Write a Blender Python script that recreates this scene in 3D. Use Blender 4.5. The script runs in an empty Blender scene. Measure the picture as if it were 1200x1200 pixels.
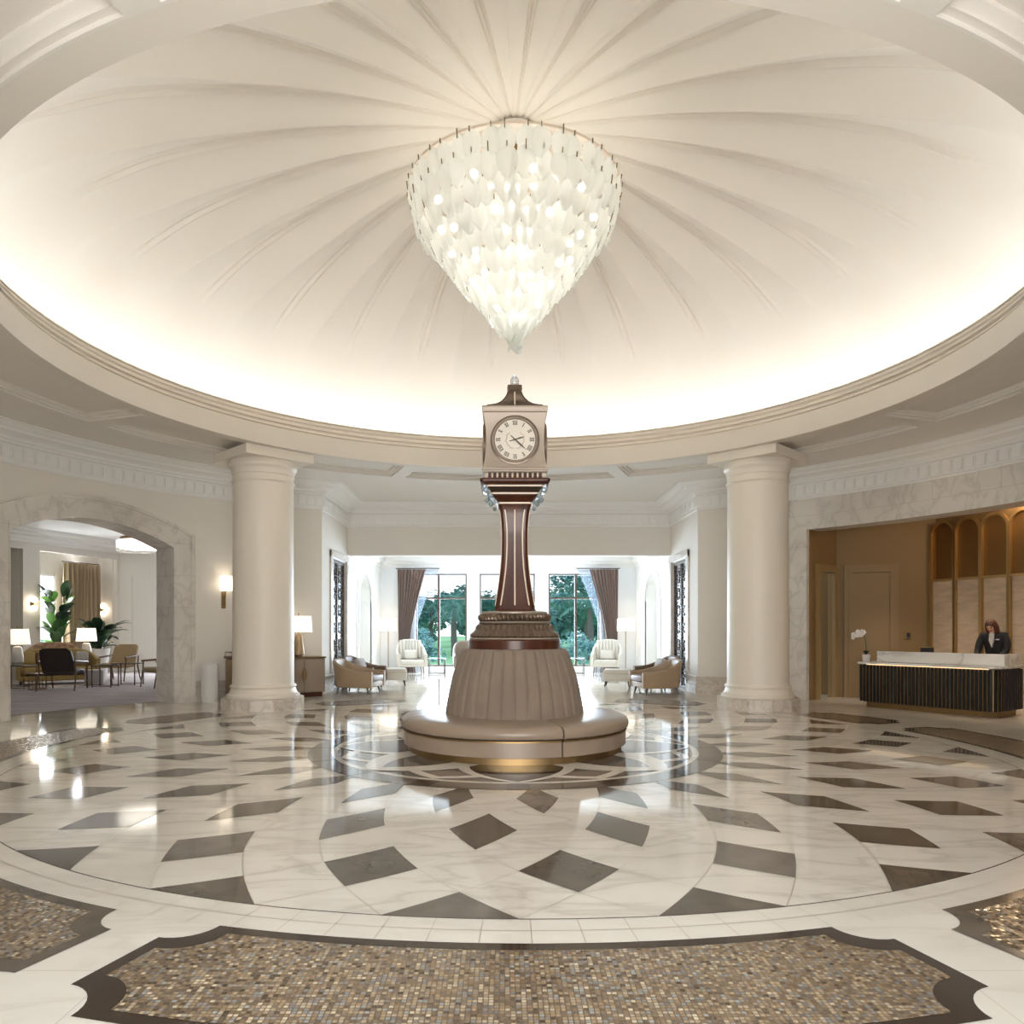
import bpy, bmesh, math, random
from math import sin, cos, pi, radians, hypot, atan2, sqrt
from mathutils import Vector, Matrix
random.seed(7)
sc = bpy.context.scene
COL = sc.collection

# ---------------------------------------------------------------- camera, sky, exposure
cam_d = bpy.data.cameras.new('camera'); cam = bpy.data.objects.new('camera', cam_d); COL.objects.link(cam)
cam.location = (-0.133, -9.2, 1.475); cam.rotation_euler = (pi/2, 0, 0)
cam_d.sensor_width = 36; cam_d.lens = 873/1200*36
cam_d.shift_x = (600-590.4)/1200; cam_d.shift_y = -(600-735)/1200
cam_d.clip_start = .05; cam_d.clip_end = 300
sc.camera = cam
sc.view_settings.view_transform = 'Standard'; sc.view_settings.look = 'None'
sc.view_settings.gamma = 1; sc.view_settings.exposure = 0.60
sc.view_settings.use_curve_mapping = False
sc.cycles.use_denoising = True
try: sc.cycles.denoiser = 'OPENIMAGEDENOISE'
except Exception: pass
sc.cycles.max_bounces = 10; sc.cycles.diffuse_bounces = 6; sc.cycles.glossy_bounces = 4
sc.cycles.transmission_bounces = 6; sc.cycles.transparent_max_bounces = 12
sc.cycles.sample_clamp_indirect = 6; sc.cycles.blur_glossy = .5
sc.cycles.caustics_reflective = False; sc.cycles.caustics_refractive = False
w = bpy.data.worlds.new('overcast_sky'); sc.world = w; w.use_nodes = True
WN = w.node_tree.nodes; WL = w.node_tree.links
bg = WN['Background']; bg.inputs['Strength'].default_value = 1.25
_tc = WN.new('ShaderNodeTexCoord'); _sp = WN.new('ShaderNodeSeparateXYZ'); _cr = WN.new('ShaderNodeValToRGB')
WL.new(_tc.outputs['Generated'], _sp.inputs[0]); WL.new(_sp.outputs['Z'], _cr.inputs[0]); WL.new(_cr.outputs[0], bg.inputs[0])
_cr.color_ramp.elements[0].position = 0.0; _cr.color_ramp.elements[0].color = (.86, .93, 1, 1)
_cr.color_ramp.elements[1].position = .6; _cr.color_ramp.elements[1].color = (.62, .80, 1, 1)

def area_light(name, loc, target, sx, sy, power, color):
    d = bpy.data.lights.new(name, 'AREA'); d.shape = 'RECTANGLE'; d.size = sx; d.size_y = sy
    d.energy = power; d.color = color
    o = bpy.data.objects.new(name, d); COL.objects.link(o); o.location = loc
    o.rotation_euler = (Vector(target)-Vector(loc)).to_track_quat('-Z', 'Y').to_euler()
    return o
def point_light(name, loc, power, color, r=.06, parent=None):
    d = bpy.data.lights.new(name, 'POINT'); d.energy = power; d.color = color; d.shadow_soft_size = r
    o = bpy.data.objects.new(name, d); COL.objects.link(o); o.location = loc
    if parent: o.parent = parent
    return o
WARM = (1, .80, .58)
# fill light added behind the camera for brightness, then daylight through the garden windows
area_light('entrance_fill', (0, -11.8, 1.9), (0, 0, .6), 5.4, 3.0, 215, (1, .94, .87)).data.spread = radians(125)
area_light('garden_daylight', (0, 15.6, 1.75), (0, 0, 1.9), 7.5, 3.0, 900, (.72, .86, 1))
area_light('lounge_daylight', (-15.3, 13.2, 2.4), (-9, 9, .8), 4.5, 3.4, 700, (.92, .95, 1))
area_light('lounge_daylight', (-9.9, 16.6, 2.2), (-10.5, 9, .6), 1.6, 2.8, 200, (.85, .92, 1))

# ---------------------------------------------------------------- materials
MATS = {}
def mat(name, color, rough=.6, metal=0, spec=.5, coat=0, emit=None, estr=0, trans=0, bump=None, var=None, sheen=0):
    m = bpy.data.materials.new(name); m.use_nodes = True; MATS[name] = m
    N = m.node_tree.nodes; L = m.node_tree.links; b = N['Principled BSDF']
    b.inputs['Base Color'].default_value = (*color, 1); b.inputs['Roughness'].default_value = rough
    b.inputs['Metallic'].default_value = metal; b.inputs['Specular IOR Level'].default_value = spec
    b.inputs['Coat Weight'].default_value = coat; b.inputs['Transmission Weight'].default_value = trans
    b.inputs['Sheen Weight'].default_value = sheen
    if emit: b.inputs['Emission Color'].default_value = (*emit, 1); b.inputs['Emission Strength'].default_value = estr
    if var:   # (scale, second colour, stretch vec)
        tc = N.new('ShaderNodeTexCoord'); mp = N.new('ShaderNodeMapping'); mp.inputs['Scale'].default_value = var[2] if len(var) > 2 else (1, 1, 1)
        n = N.new('ShaderNodeTexNoise'); n.inputs['Scale'].default_value = var[0]; n.inputs['Detail'].default_value = 5
        cr = N.new('ShaderNodeValToRGB'); cr.color_ramp.elements[0].position = .35; cr.color_ramp.elements[1].position = .65
        cr.color_ramp.elements[0].color = (*color, 1); cr.color_ramp.elements[1].color = (*var[1], 1)
        L.new(tc.outputs['Object'], mp.inputs[0]); L.new(mp.outputs[0], n.inputs[0]); L.new(n.outputs[0], cr.inputs[0]); L.new(cr.outputs[0], b.inputs['Base Color'])
    if bump:
        tc = N.new('ShaderNodeTexCoord'); n = N.new('ShaderNodeTexNoise'); n.inputs['Scale'].default_value = bump[0]
        bp = N.new('ShaderNodeBump'); bp.inputs['Strength'].default_value = bump[1]; bp.inputs['Distance'].default_value = .01
        L.new(tc.outputs['Object'], n.inputs[0]); L.new(n.outputs[0], bp.inputs['Height']); L.new(bp.outputs[0], b.inputs['Normal'])
    return m
def marble(name, base, vein, rough, scale=1.2, spec=.5, tile=None, joint=(.5, .45, .38), amount=1.0):
    m = bpy.data.materials.new(name); m.use_nodes = True; MATS[name] = m
    N = m.node_tree.nodes; L = m.node_tree.links; b = N['Principled BSDF']
    tc = N.new('ShaderNodeTexCoord')
    n1 = N.new('ShaderNodeTexNoise'); n1.inputs['Scale'].default_value = scale; n1.inputs['Detail'].default_value = 8; n1.inputs['Distortion'].default_value = .55
    mp = N.new('ShaderNodeMapping'); mp.inputs['Rotation'].default_value = (.3, .2, .7); mp.inputs['Scale'].default_value = (1, 3.2, 2.0)
    L.new(tc.outputs['Object'], mp.inputs[0]); L.new(mp.outputs[0], n1.inputs[0])
    cr = N.new('ShaderNodeValToRGB'); e = cr.color_ramp.elements
    e[0].position = .42; e[0].color = (*base, 1); e[1].position = .62; e[1].color = (*base, 1)
    mid = [b_*(1-amount)+v_*amount for b_, v_ in zip(base, vein)]
    x = e.new(.50); x.color = (*mid, 1); x = e.new(.47); x.color = (*[(p*.65+q*.35) for p, q in zip(base, mid)], 1); x = e.new(.54); x.color = (*[(p*.8+q*.2) for p, q in zip(base, mid)], 1)
    L.new(n1.outputs[0], cr.inputs[0]); out = cr.outputs[0]
    n2 = N.new('ShaderNodeTexNoise'); n2.inputs['Scale'].default_value = scale*.8; n2.inputs['Detail'].default_value = 3
    L.new(tc.outputs['Object'], n2.inputs[0])
    mx = N.new('ShaderNodeMix'); mx.data_type = 'RGBA'; mx.blend_type = 'MULTIPLY'
    cr2 = N.new('ShaderNodeValToRGB'); cr2.color_ramp.elements[0].position = .3; cr2.color_ramp.elements[0].color = (.86, .85, .84, 1); cr2.color_ramp.elements[1].position = .6; cr2.color_ramp.elements[1].color = (1, 1, 1, 1)
    L.new(n2.outputs[0], cr2.inputs[0]); mx.inputs['Factor'].default_value = 1
    L.new(out, mx.inputs['A']); L.new(cr2.outputs[0], mx.inputs['B']); out = mx.outputs['Result']
    if tile:
        br = N.new('ShaderNodeTexBrick'); br.inputs['Scale'].default_value = 1; br.offset = tile[2] if len(tile) > 2 else 0
        br.inputs['Mortar Size'].default_value = .003; br.inputs['Brick Width'].default_value = tile[0]; br.inputs['Row Height'].default_value = tile[1]
        if len(tile) > 3:   # vertical face: use X/Z
            s = N.new('ShaderNodeSeparateXYZ'); c = N.new('ShaderNodeCombineXYZ'); L.new(tc.outputs['Object'], s.inputs[0]); L.new(s.outputs['Y'], c.inputs[0]); L.new(s.outputs['Z'], c.inputs[1]); L.new(c.outputs[0], br.inputs[0])
        else: L.new(tc.outputs['Object'], br.inputs[0])
        m2 = N.new('ShaderNodeMix'); m2.data_type = 'RGBA'
        L.new(br.outputs['Fac'], m2.inputs['Factor']); L.new(out, m2.inputs['A']); m2.inputs['B'].default_value = (*joint, 1); out = m2.outputs['Result']
    L.new(out, b.inputs['Base Color']); b.inputs['Roughness'].default_value = rough; b.inputs['Specular IOR Level'].default_value = spec
    return m
def mosaic_mat():
    m = bpy.data.materials.new('glass_mosaic'); m.use_nodes = True; MATS['glass_mosaic'] = m
    N = m.node_tree.nodes; L = m.node_tree.links; b = N['Principled BSDF']
    tc = N.new('ShaderNodeTexCoord'); sn = N.new('ShaderNodeVectorMath'); sn.operation = 'SCALE'; sn.inputs['Scale'].default_value = 1/.0215
    L.new(tc.outputs['Object'], sn.inputs[0])
    off = N.new('ShaderNodeVectorMath'); off.operation = 'ADD'; off.inputs[1].default_value = (0, 0, .5); L.new(sn.outputs[0], off.inputs[0])
    fl = N.new('ShaderNodeVectorMath'); fl.operation = 'FLOOR'; L.new(off.outputs[0], fl.inputs[0])
    fr = N.new('ShaderNodeVectorMath'); fr.operation = 'FRACTION'; L.new(off.outputs[0], fr.inputs[0])
    wn = N.new('ShaderNodeTexWhiteNoise'); wn.noise_dimensions = '3D'; L.new(fl.outputs[0], wn.inputs[0])
    cr = N.new('ShaderNodeValToRGB'); cr.color_ramp.interpolation = 'CONSTANT'; e = cr.color_ramp.elements
    cols = [(0, (.15, .10, .055)), (.12, (.26, .18, .105)), (.30, (.43, .315, .18)), (.46, (.22, .165, .11)), (.56, (.48, .38, .26)), (.68, (.30, .27, .24)), (.78, (.33, .22, .12)), (.86, (.70, .58, .40)), (.94, (.36, .37, .35))]
    e[0].position, e[0].color = 0, (*cols[0][1], 1); e[1].position, e[1].color = cols[1][0], (*cols[1][1], 1)
    for p, c in cols[2:]: x = e.new(p); x.color = (*c, 1)
    L.new(wn.outputs['Value'], cr.inputs[0])
    # grout
    s = N.new('ShaderNodeSeparateXYZ'); L.new(fr.outputs[0], s.inputs[0])
    def edge(o):
        a = N.new('ShaderNodeMath'); a.operation = 'SUBTRACT'; a.inputs[1].default_value = .5; L.new(o, a.inputs[0])
        c = N.new('ShaderNodeMath'); c.operation = 'ABSOLUTE'; L.new(a.outputs[0], c.inputs[0])
        g = N.new('ShaderNodeMath'); g.operation = 'GREATER_THAN'; g.inputs[1].default_value = .40; L.new(c.outputs[0], g.inputs[0]); return g.outputs[0]
    mxm = N.new('ShaderNodeMath'); mxm.operation = 'MAXIMUM'; L.new(edge(s.outputs['X']), mxm.inputs[0]); L.new(edge(s.outputs['Y']), mxm.inputs[1])
    mx = N.new('ShaderNodeMix'); mx.data_type = 'RGBA'; L.new(mxm.outputs[0], mx.inputs['Factor']); L.new(cr.outputs[0], mx.inputs['A']); mx.inputs['B'].default_value = (.10, .065, .04, 1)
    L.new(mx.outputs['Result'], b.inputs['Base Color'])
    rr = N.new('ShaderNodeMath'); rr.operation = 'MULTIPLY_ADD'; L.new(mxm.outputs[0], rr.inputs[0]); rr.inputs[1].default_value = .5; rr.inputs[2].default_value = .16; L.new(rr.outputs[0], b.inputs['Roughness'])
    # each tile is set at its own slight tilt
    sub = N.new('ShaderNodeVectorMath'); sub.operation = 'SUBTRACT'; sub.inputs[1].default_value = (.5, .5, .5); L.new(wn.outputs['Color'], sub.inputs[0])
    scl = N.new('ShaderNodeVectorMath'); scl.operation = 'MULTIPLY'; scl.inputs[1].default_value = (.16, .16, 0); L.new(sub.outputs[0], scl.inputs[0])
    g = N.new('ShaderNodeNewGeometry'); ad = N.new('ShaderNodeVectorMath'); ad.operation = 'ADD'; L.new(g.outputs['Normal'], ad.inputs[0]); L.new(scl.outputs[0], ad.inputs[1])
    nm = N.new('ShaderNodeVectorMath'); nm.operation = 'NORMALIZE'; L.new(ad.outputs[0], nm.inputs[0]); L.new(nm.outputs[0], b.inputs['Normal'])
    b.inputs['Specular IOR Level'].default_value = .9; b.inputs['Metallic'].default_value = .35
    return m
def thin_glow(name, color, transp, rough=.5, emit=None, estr=0):
    m = bpy.data.materials.new(name); m.use_nodes = True; MATS[name] = m
    N = m.node_tree.nodes; L = m.node_tree.links; N.remove(N['Principled BSDF']); out = N['Material Output']
    tr = N.new('ShaderNodeBsdfTranslucent'); tr.inputs[0].default_value = (*color, 1)
    di = N.new('ShaderNodeBsdfDiffuse'); di.inputs[0].default_value = (*color, 1)
    tp = N.new('ShaderNodeBsdfTransparent'); gl = N.new('ShaderNodeBsdfGlossy'); gl.inputs['Roughness'].default_value = .15
    a = N.new('ShaderNodeMixShader'); a.inputs[0].default_value = .4; L.new(tr.outputs[0], a.inputs[1]); L.new(di.outputs[0], a.inputs[2])
    c = N.new('ShaderNodeMixShader'); c.inputs[0].default_value = transp; L.new(a.outputs[0], c.inputs[1]); L.new(tp.outputs[0], c.inputs[2])
    d = N.new('ShaderNodeMixShader'); d.inputs[0].default_value = rough; L.new(c.outputs[0], d.inputs[1]); L.new(gl.outputs[0], d.inputs[2])
    last = d
    if emit:
        em = N.new('ShaderNodeEmission'); em.inputs[0].default_value = (*emit, 1); em.inputs[1].default_value = estr
        ad = N.new('ShaderNodeAddShader'); L.new(d.outputs[0], ad.inputs[0]); L.new(em.outputs[0], ad.inputs[1]); last = ad
    L.new(last.outputs[0], out.inputs[0]); return m
def emis(name, color, s):
    m = bpy.data.materials.new(name); m.use_nodes = True; MATS[name] = m
    N = m.node_tree.nodes; L = m.node_tree.links; N.remove(N['Principled BSDF'])
    em = N.new('ShaderNodeEmission'); em.inputs[0].default_value = (*color, 1); em.inputs[1].default_value = s
    L.new(em.outputs[0], N['Material Output'].inputs[0]); return m

mat('cream_plaster', (.74, .68, .60), .7); mat('dome_plaster', (.81, .745, .66), .75)
mat('ceiling_plaster', (.77, .725, .67), .75); mat('wall_paint', (.78, .74, .68), .75); mat('white_paint', (.86, .845, .82), .6)
mat('lounge_paint', (.74, .70, .64), .7); mat('cream_column', (.79, .73, .64), .45)
marble('floor_marble', (.79, .735, .65), (.62, .56, .48), .07, .7, .6, (1.2, 1.2, .5), (.6, .54, .46), .45)
marble('disc_marble', (.79, .735, .65), (.60, .54, .47), .06, .9, .6, amount=.75)
marble('border_marble', (.79, .735, .65), (.74, .68, .6), .08, .9, .6, amount=.5)
marble('wall_marble', (.76, .72, .67), (.46, .42, .39), .22, .9, .5, (1.1, .62, .5, 1), (.5, .45, .4), .42)
marble('desk_marble', (.88, .86, .83), (.50, .47, .44), .15, 1.0, .5, amount=.7)
marble('plinth_marble', (.66, .60, .53), (.5, .45, .4), .38, 2, .5)
mat('dark_stone', (.10, .080, .060), .09, spec=.5, var=(6, (.13, .105, .08)))
mat('grey_stone', (.145, .12, .098), .08, spec=.5, var=(5, (.185, .157, .13)))
mat('black_stone', (.04, .026, .018), .08, spec=.6); mat('joint', (.42, .36, .28), .3)
mosaic_mat()
mat('brass', (.27, .18, .085), .42, 1); mat('dark_bronze', (.07, .05, .04), .35, .8); mat('bronze_frame', (.10, .075, .06), .4, .6)
mat('gold_frame', (.52, .345, .15), .42, .9); mat('gold_panel', (.24, .125, .04), .42, .8)
mat('mahogany', (.050, .014, .008), .3, spec=.3, coat=.08, var=(9, (.085, .027, .012), (1, 1, .1)))
mat('champagne', (.36, .30, .245), .42, .25); mat('champagne_light', (.78, .66, .54), .4, .1)
mat('dial_cream', (.72, .67, .59), .4); mat('dial_ink', (.10, .08, .06), .5); mat('wreath_ink', (.52, .44, .36), .5)
mat('carved_bronze', (.12, .078, .050), .32, .55, coat=.4)
mat('taupe_fabric', (.195, .150, .112), .85, bump=(300, .3), sheen=.1, var=(3, (.225, .172, .128)))
mat('taupe_leather', (.27, .205, .152), .33, spec=.5)
mat('crystal', (.95, .97, 1), .03, trans=.75); mat('glass_blue', (.6, .75, .85), .05, trans=.6)
thin_glow('petal_glass', (.92, .94, .90), .30, .10)
emis('bulb_glow', (1, .97, .90), 9); emis('cove_glow', (.86, .94, 1), 17.5); emis('drum_glow', (1, .92, .80), 3.5)
thin_glow('shade_fabric', (.95, .92, .86), .05, .02, (1, .90, .74), .42)
thin_glow('sheer_fabric', (.26, .30, .36), .6, .02)
emis('strip_glow', (1, .62, .30), 2.6); emis('sconce_glow', (1, .9, .74), 5)
mat('tan_leather', (.36, .26, .17), .45); mat('brown_leather', (.16, .085, .05), .4); mat('cream_fabric', (.74, .70, .63), .8, bump=(200, .2))
mat('grey_pillow', (.45, .43, .41), .8); mat('dark_leg', (.035, .022, .015), .35); mat('wood_leg', (.12, .055, .028), .4)
mat('curtain_brown', (.20, .125, .10), .8, sheen=.3); mat('curtain_tan', (.42, .32, .20), .8)
mat('mustard_fabric', (.40, .29, .11), .8); mat('chair_dark', (.035, .024, .02), .5); mat('chair_tan', (.38, .27, .15), .7)
mat('carpet', (.40, .36, .38), .95, var=(1.2, (.52, .47, .46), (1, 3, 1))); mat('taupe_lacquer', (.27, .21, .16), .4)
mat('lamp_ceramic', (.80, .76, .68), .25); mat('lamp_gold', (.42, .30, .18), .4, .5, bump=(40, .5))
mat('white_lacquer', (.74, .72, .70), .35); mat('tan_wall', (.25, .155, .065), .6); mat('tan_panel', (.27, .18, .09), .6); mat('tan_trim', (.33, .22, .10), .5)
mat('brown_ceiling', (.16, .10, .05), .6); mat('stone_panel', (.64, .48, .33), .5, var=(3, (.50, .38, .27), (1, 1, 4)))
mat('black_slat', (.010, .009, .009), .4, spec=.3); mat('slat_back', (.02, .014, .01), .5); mat('screen_dark', (.03, .03, .035), .2)
mat('leaf', (.05, .13, .035), .4); mat('leaf_bright', (.09, .27, .03), .4); mat('leaf_dark', (.018, .045, .022), .4); mat('soil', (.05, .03, .02), .9)
mat('tree_leaf', (.07, .20, .20), .7, var=(2, (.20, .36, .32))); mat('palm_leaf', (.12, .27, .22), .6); mat('bark', (.12, .11, .10), .9)
mat('lawn', (.13, .36, .12), .9, var=(.15, (.30, .52, .26))); mat('path_stone', (.62, .62, .60), .8)
mat('skin', (.55, .30, .20), .5); mat('hair', (.09, .028, .012), .45); mat('suit_black', (.010, .009, .011), .7); mat('blouse', (.60, .55, .52), .7)
mat('petal_white', (.88, .84, .80), .5); mat('antique_mirror', (.42, .47, .50), .14, 1, var=(5, (.25, .27, .29)))
mat('floral_fabric', (.55, .36, .25), .8, var=(8, (.28, .17, .10))); mat('eye_dark', (.02, .02, .02), .2); mat('lip', (.35, .09, .07), .5)
mat('window_frame_white', (.80, .82, .84), .5)

# ---------------------------------------------------------------- mesh helpers
class MB:
    def __init__(s): s.v = []; s.f = []; s.m = []
    def add(s, vs, fs, m=0, M=None):
        n = len(s.v); s.v += [tuple(M @ Vector(p)) for p in vs] if M else [tuple(p) for p in vs]
        for f in fs: s.f.append([i+n for i in f]); s.m.append(m)
        return s
    def box(s, c, d, m=0, M=None):
        x, y, z = c; a, b, h = d[0]/2, d[1]/2, d[2]/2
        vs = [(x+i*a, y+j*b, z+k*h) for k in (-1, 1) for j in (-1, 1) for i in (-1, 1)]
        return s.add(vs, [(0, 2, 3, 1), (4, 5, 7, 6), (0, 1, 5, 4), (2, 6, 7, 3), (0, 4, 6, 2), (1, 3, 7, 5)], m, M)
    def rbox(s, c, d, r=.02, m=0, M=None, seg=3):
        bm = bmesh.new(); bmesh.ops.create_cube(bm, size=1)
        for v in bm.verts: v.co = Vector((v.co.x*d[0]+c[0], v.co.y*d[1]+c[1], v.co.z*d[2]+c[2]))
        r = min(r, min(d)*.49); bmesh.ops.bevel(bm, geom=bm.edges[:], offset=r, segments=seg, affect='EDGES', profile=.5)
        bm.verts.index_update(); s.add([v.co[:] for v in bm.verts], [[v.index for v in f.verts] for f in bm.faces], m, M); bm.free(); return s
    def lathe(s, prof, seg=48, m=0, a0=0, a1=2*pi, mod=None, M=None, c=(0, 0), mats=None):
        full = abs(a1-a0-2*pi) < 1e-6; n = seg if full else seg+1; vs = []
        for (r, z) in prof:
            for i in range(n):
                a = a0+(a1-a0)*i/seg; rr, zz = mod(r, z, a) if mod else (r, z)
                vs.append((c[0]+rr*cos(a), c[1]+rr*sin(a), zz))
        k = len(s.f)
        fs = []
        for j in range(len(prof)-1):
            for i in range(seg):
                i2 = (i+1) % n; fs.append((j*n+i, j*n+i2, (j+1)*n+i2, (j+1)*n+i))
        s.add(vs, fs, m, M)
        if mats:
            for j in range(len(prof)-1):
                for i in range(seg): s.m[k+j*seg+i] = mats[j]
        return s
    def cyl(s, c, r, z0, z1, seg=24, m=0, M=None, r2=None):
        r2 = r if r2 is None else r2
        return s.lathe([(0, z0), (r, z0), (r2, z1), (0, z1)], seg, m, M=M, c=c)
    def ball(s, c, r, m=0, M=None, seg=16, ring=10, sc_=(1, 1, 1)):
        T = Matrix.Translation(c) @ Matrix.Diagonal((*sc_, 1)); T = M @ T if M else T
        return s.lathe([(r*sin(pi*i/ring), -r*cos(pi*i/ring)) for i in range(ring+1)], seg, m, M=T)
    def tube(s, pts, r, seg=8, m=0, M=None, closed=False):
        pts = [Vector(p) for p in pts]; n = len(pts); rs = r if isinstance(r, (list, tuple)) else [r]*n; vs = []
        up = None
        for i, p in enumerate(pts):
            a = pts[(i-1) % n] if (closed or i > 0) else p; b = pts[(i+1) % n] if (closed or i < n-1) else p
            t = (b-a).normalized()
            if up is None: up = Vector((0, 0, 1)) if abs(t.z) < .9 else Vector((1, 0, 0))
            u = (up - t*up.dot(t)); u = u.normalized() if u.length > 1e-5 else t.orthogonal().normalized(); up = u; w_ = t.cross(u)
            for k in range(seg):
                an = 2*pi*k/seg; vs.append(p + (u*cos(an)+w_*sin(an))*rs[i])
        fs = []; R = n if closed else n-1
        for i in range(R):
            for k in range(seg):
                k2 = (k+1) % seg; j = (i+1) % n; fs.append((i*seg+k, i*seg+k2, j*seg+k2, j*seg+k))
        if not closed: fs += [list(range(seg))[::-1], [(n-1)*seg+k for k in range(seg)]]
        return s.add(vs, fs, m, M)
    def loft(s, rings, m=0, M=None, cap=True):
        n = len(rings[0]); vs = [p for r in rings for p in r]; fs = []
        for j in range(len(rings)-1):
            for i in range(n): i2 = (i+1) % n; fs.append((j*n+i, j*n+i2, (j+1)*n+i2, (j+1)*n+i))
        if cap: fs += [list(range(n))[::-1], [(len(rings)-1)*n+i for i in range(n)]]
        return s.add(vs, fs, m, M)
    def octo(s, prof, m=0, M=None, sub=1):   # square sections with chamfered corners: (z, half width, chamfer)
        rings = []
        for z, h, c in prof:
            c = max(c, .0005); rings.append([(h, -h+c, z), (h, h-c, z), (h-c, h, z), (-h+c, h, z), (-h, h-c, z), (-h, -h+c, z), (-h+c, -h, z), (h-c, -h, z)])
        return s.loft(rings, m, M)
    def prism(s, poly, z0, z1, m=0, M=None):
        n = len(poly); vs = [(x, y, z0) for x, y in poly]+[(x, y, z1) for x, y in poly]
        return s.add(vs, [list(range(n))[::-1], [n+i for i in range(n)]]+[(i, (i+1) % n, n+(i+1) % n, n+i) for i in range(n)], m, M)
    def poly(s, pts, z, m=0, M=None):
        a = sum(pts[i][0]*pts[(i+1) % len(pts)][1]-pts[(i+1) % len(pts)][0]*pts[i][1] for i in range(len(pts)))
        if a < 0: pts = pts[::-1]
        return s.add([(x, y, z) for x, y in pts], [list(range(len(pts)))], m, M)
    def sweep(s, path, prof, m=0, side=1):
        """prof (offset, z) swept along an XY path; side=+1 offsets to the right of travel"""
        n = len(path); vs = []; P = [Vector((*p, 0)) for p in path]
        for i in range(n):
            t1 = (P[i]-P[i-1]).normalized() if i > 0 else None; t2 = (P[i+1]-P[i]).normalized() if i < n-1 else None
            t1 = t1 or t2; t2 = t2 or t1
            n1 = Vector((t1.y, -t1.x, 0)); n2 = Vector((t2.y, -t2.x, 0)); k = (n1+n2).normalized(); k = k/max(.3, k.dot(n1))*side
            for o, z in prof: q = P[i]+k*o; vs.append((q.x, q.y, z))
        q = len(prof); fs = [(i*q+j, i*q+j+1, (i+1)*q+j+1, (i+1)*q+j) for i in range(n-1) for j in range(q-1)]
        return s.add(vs, fs, m)
def put(name, mb, mats, parent=None, loc=None, rotz=0, ang=32, kind=None, weld=True):
    me = bpy.data.meshes.new(name); me.from_pydata(mb.v, [], mb.f)
    if isinstance(mats, str): mats = [mats]
    for k in mats: me.materials.append(MATS[k])
    me.polygons.foreach_set('material_index', mb.m)
    bm = bmesh.new(); bm.from_mesh(me)
    if weld: bmesh.ops.remove_doubles(bm, verts=bm.verts, dist=1e-5)
    bmesh.ops.recalc_face_normals(bm, faces=bm.faces)
    bm.to_mesh(me); bm.free()
    me.polygons.foreach_set('use_smooth', [True]*len(me.polygons)); me.set_sharp_from_angle(angle=radians(ang))
    o = bpy.data.objects.new(name, me); COL.objects.link(o)
    if parent: o.parent = parent
    if loc: o.location = loc
    o.rotation_euler.z = rotz
    if kind: o['kind'] = kind
    return o
def struct(name, mb, mats, **k): return put(name, mb, mats, kind='structure', **k)
def tag(o, label, cat, group=None):
    o['label'] = label; o['category'] = cat
    if group: o['group'] = group
    return o
def thing(name, label, cat, loc=(0, 0, 0), rotz=0, group=None):
    o = bpy.data.objects.new(name, None); COL.objects.link(o); o.empty_display_size = .1
    o.location = loc; o.rotation_euler.z = rotz; return tag(o, label, cat, group)
def dup(root, loc, rotz, label, group=None):
    def cp(o, par):
        c = o.copy(); COL.objects.link(c)
        if par: c.parent = par
        for ch in list(o.children): cp(ch, c)
        return c
    r = cp(root, None); r.location = loc; r.rotation_euler.z = rotz; r['label'] = label
    if group: r['group'] = group
    return r
def pol(R, phi):    # phi in degrees, measured from the far (+Y) side towards +X
    a = radians(phi); return (R*sin(a), R*cos(a))
def pof(R, phi):    # the same from the near (-Y) side
    a = radians(phi); return (R*sin(a), -R*cos(a))
def slicewall(mb, mapf, cuts, ivals, o0, o1, m=0):
    """wall cut in slices; ivals(sa, sb) -> [(zb_a, zt_a, zb_b, zt_b), ...]"""
    data = [ivals(cuts[i], cuts[i+1]) for i in range(len(cuts)-1)]
    for i, iv in enumerate(data):
        a, b = cuts[i], cuts[i+1]; A0, A1, B0, B1 = mapf(a, o0), mapf(a, o1), mapf(b, o0), mapf(b, o1)
        for (za, ta, zb, tb) in iv:
            mb.add([(*A0, za), (*A0, ta), (*B0, zb), (*B0, tb), (*A1, za), (*A1, ta), (*B1, zb), (*B1, tb)],
                   [(0, 2, 3, 1), (4, 5, 7, 6), (1, 3, 7, 5), (0, 4, 6, 2)], m)
            la = {(round(x[2], 4), round(x[3], 4)) for x in data[i-1]} if i > 0 else set()
            rb = {(round(x[0], 4), round(x[1], 4)) for x in data[i+1]} if i < len(data)-1 else set()
            if (round(za, 4), round(ta, 4)) not in la: mb.add([(*A0, za), (*A0, ta), (*A1, ta), (*A1, za)], [(0, 1, 2, 3)], m)
            if (round(zb, 4), round(tb, 4)) not in rb: mb.add([(*B0, zb), (*B0, tb), (*B1, tb), (*B1, zb)], [(3, 2, 1, 0)], m)
def frange(a, b, n): return [a+(b-a)*i/n for i in range(n+1)]
def linemap(P, Q):
    d = hypot(Q[0]-P[0], Q[1]-P[1]); ux, uy = (Q[0]-P[0])/d, (Q[1]-P[1])/d
    return lambda s, o: (P[0]+ux*s-uy*o, P[1]+uy*s+ux*o)   # o > 0: to the left of P->Q
def planewall(mb, P, Q, holes, ztop, thick, m=0, z0=0):
    d = hypot(Q[0]-P[0], Q[1]-P[1]); f = linemap(P, Q)
    cuts = sorted({0, d, *[h[0] for h in holes], *[h[1] for h in holes]})
    def iv(a, b):
        out = []; z = z0
        for h in sorted(holes, key=lambda h: h[2]):
            if h[0] <= a+1e-6 and h[1] >= b-1e-6:
                if h[2] > z: out.append((z, h[2], z, h[2]))
                z = h[3]
        if z < ztop: out.append((z, ztop, z, ztop))
        return out
    slicewall(mb, f, cuts, iv, 0, thick, m)
RW = 8.35; CZ = 4.62; AX = 4.15; HY = 9.95; BY = 15.0
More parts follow.
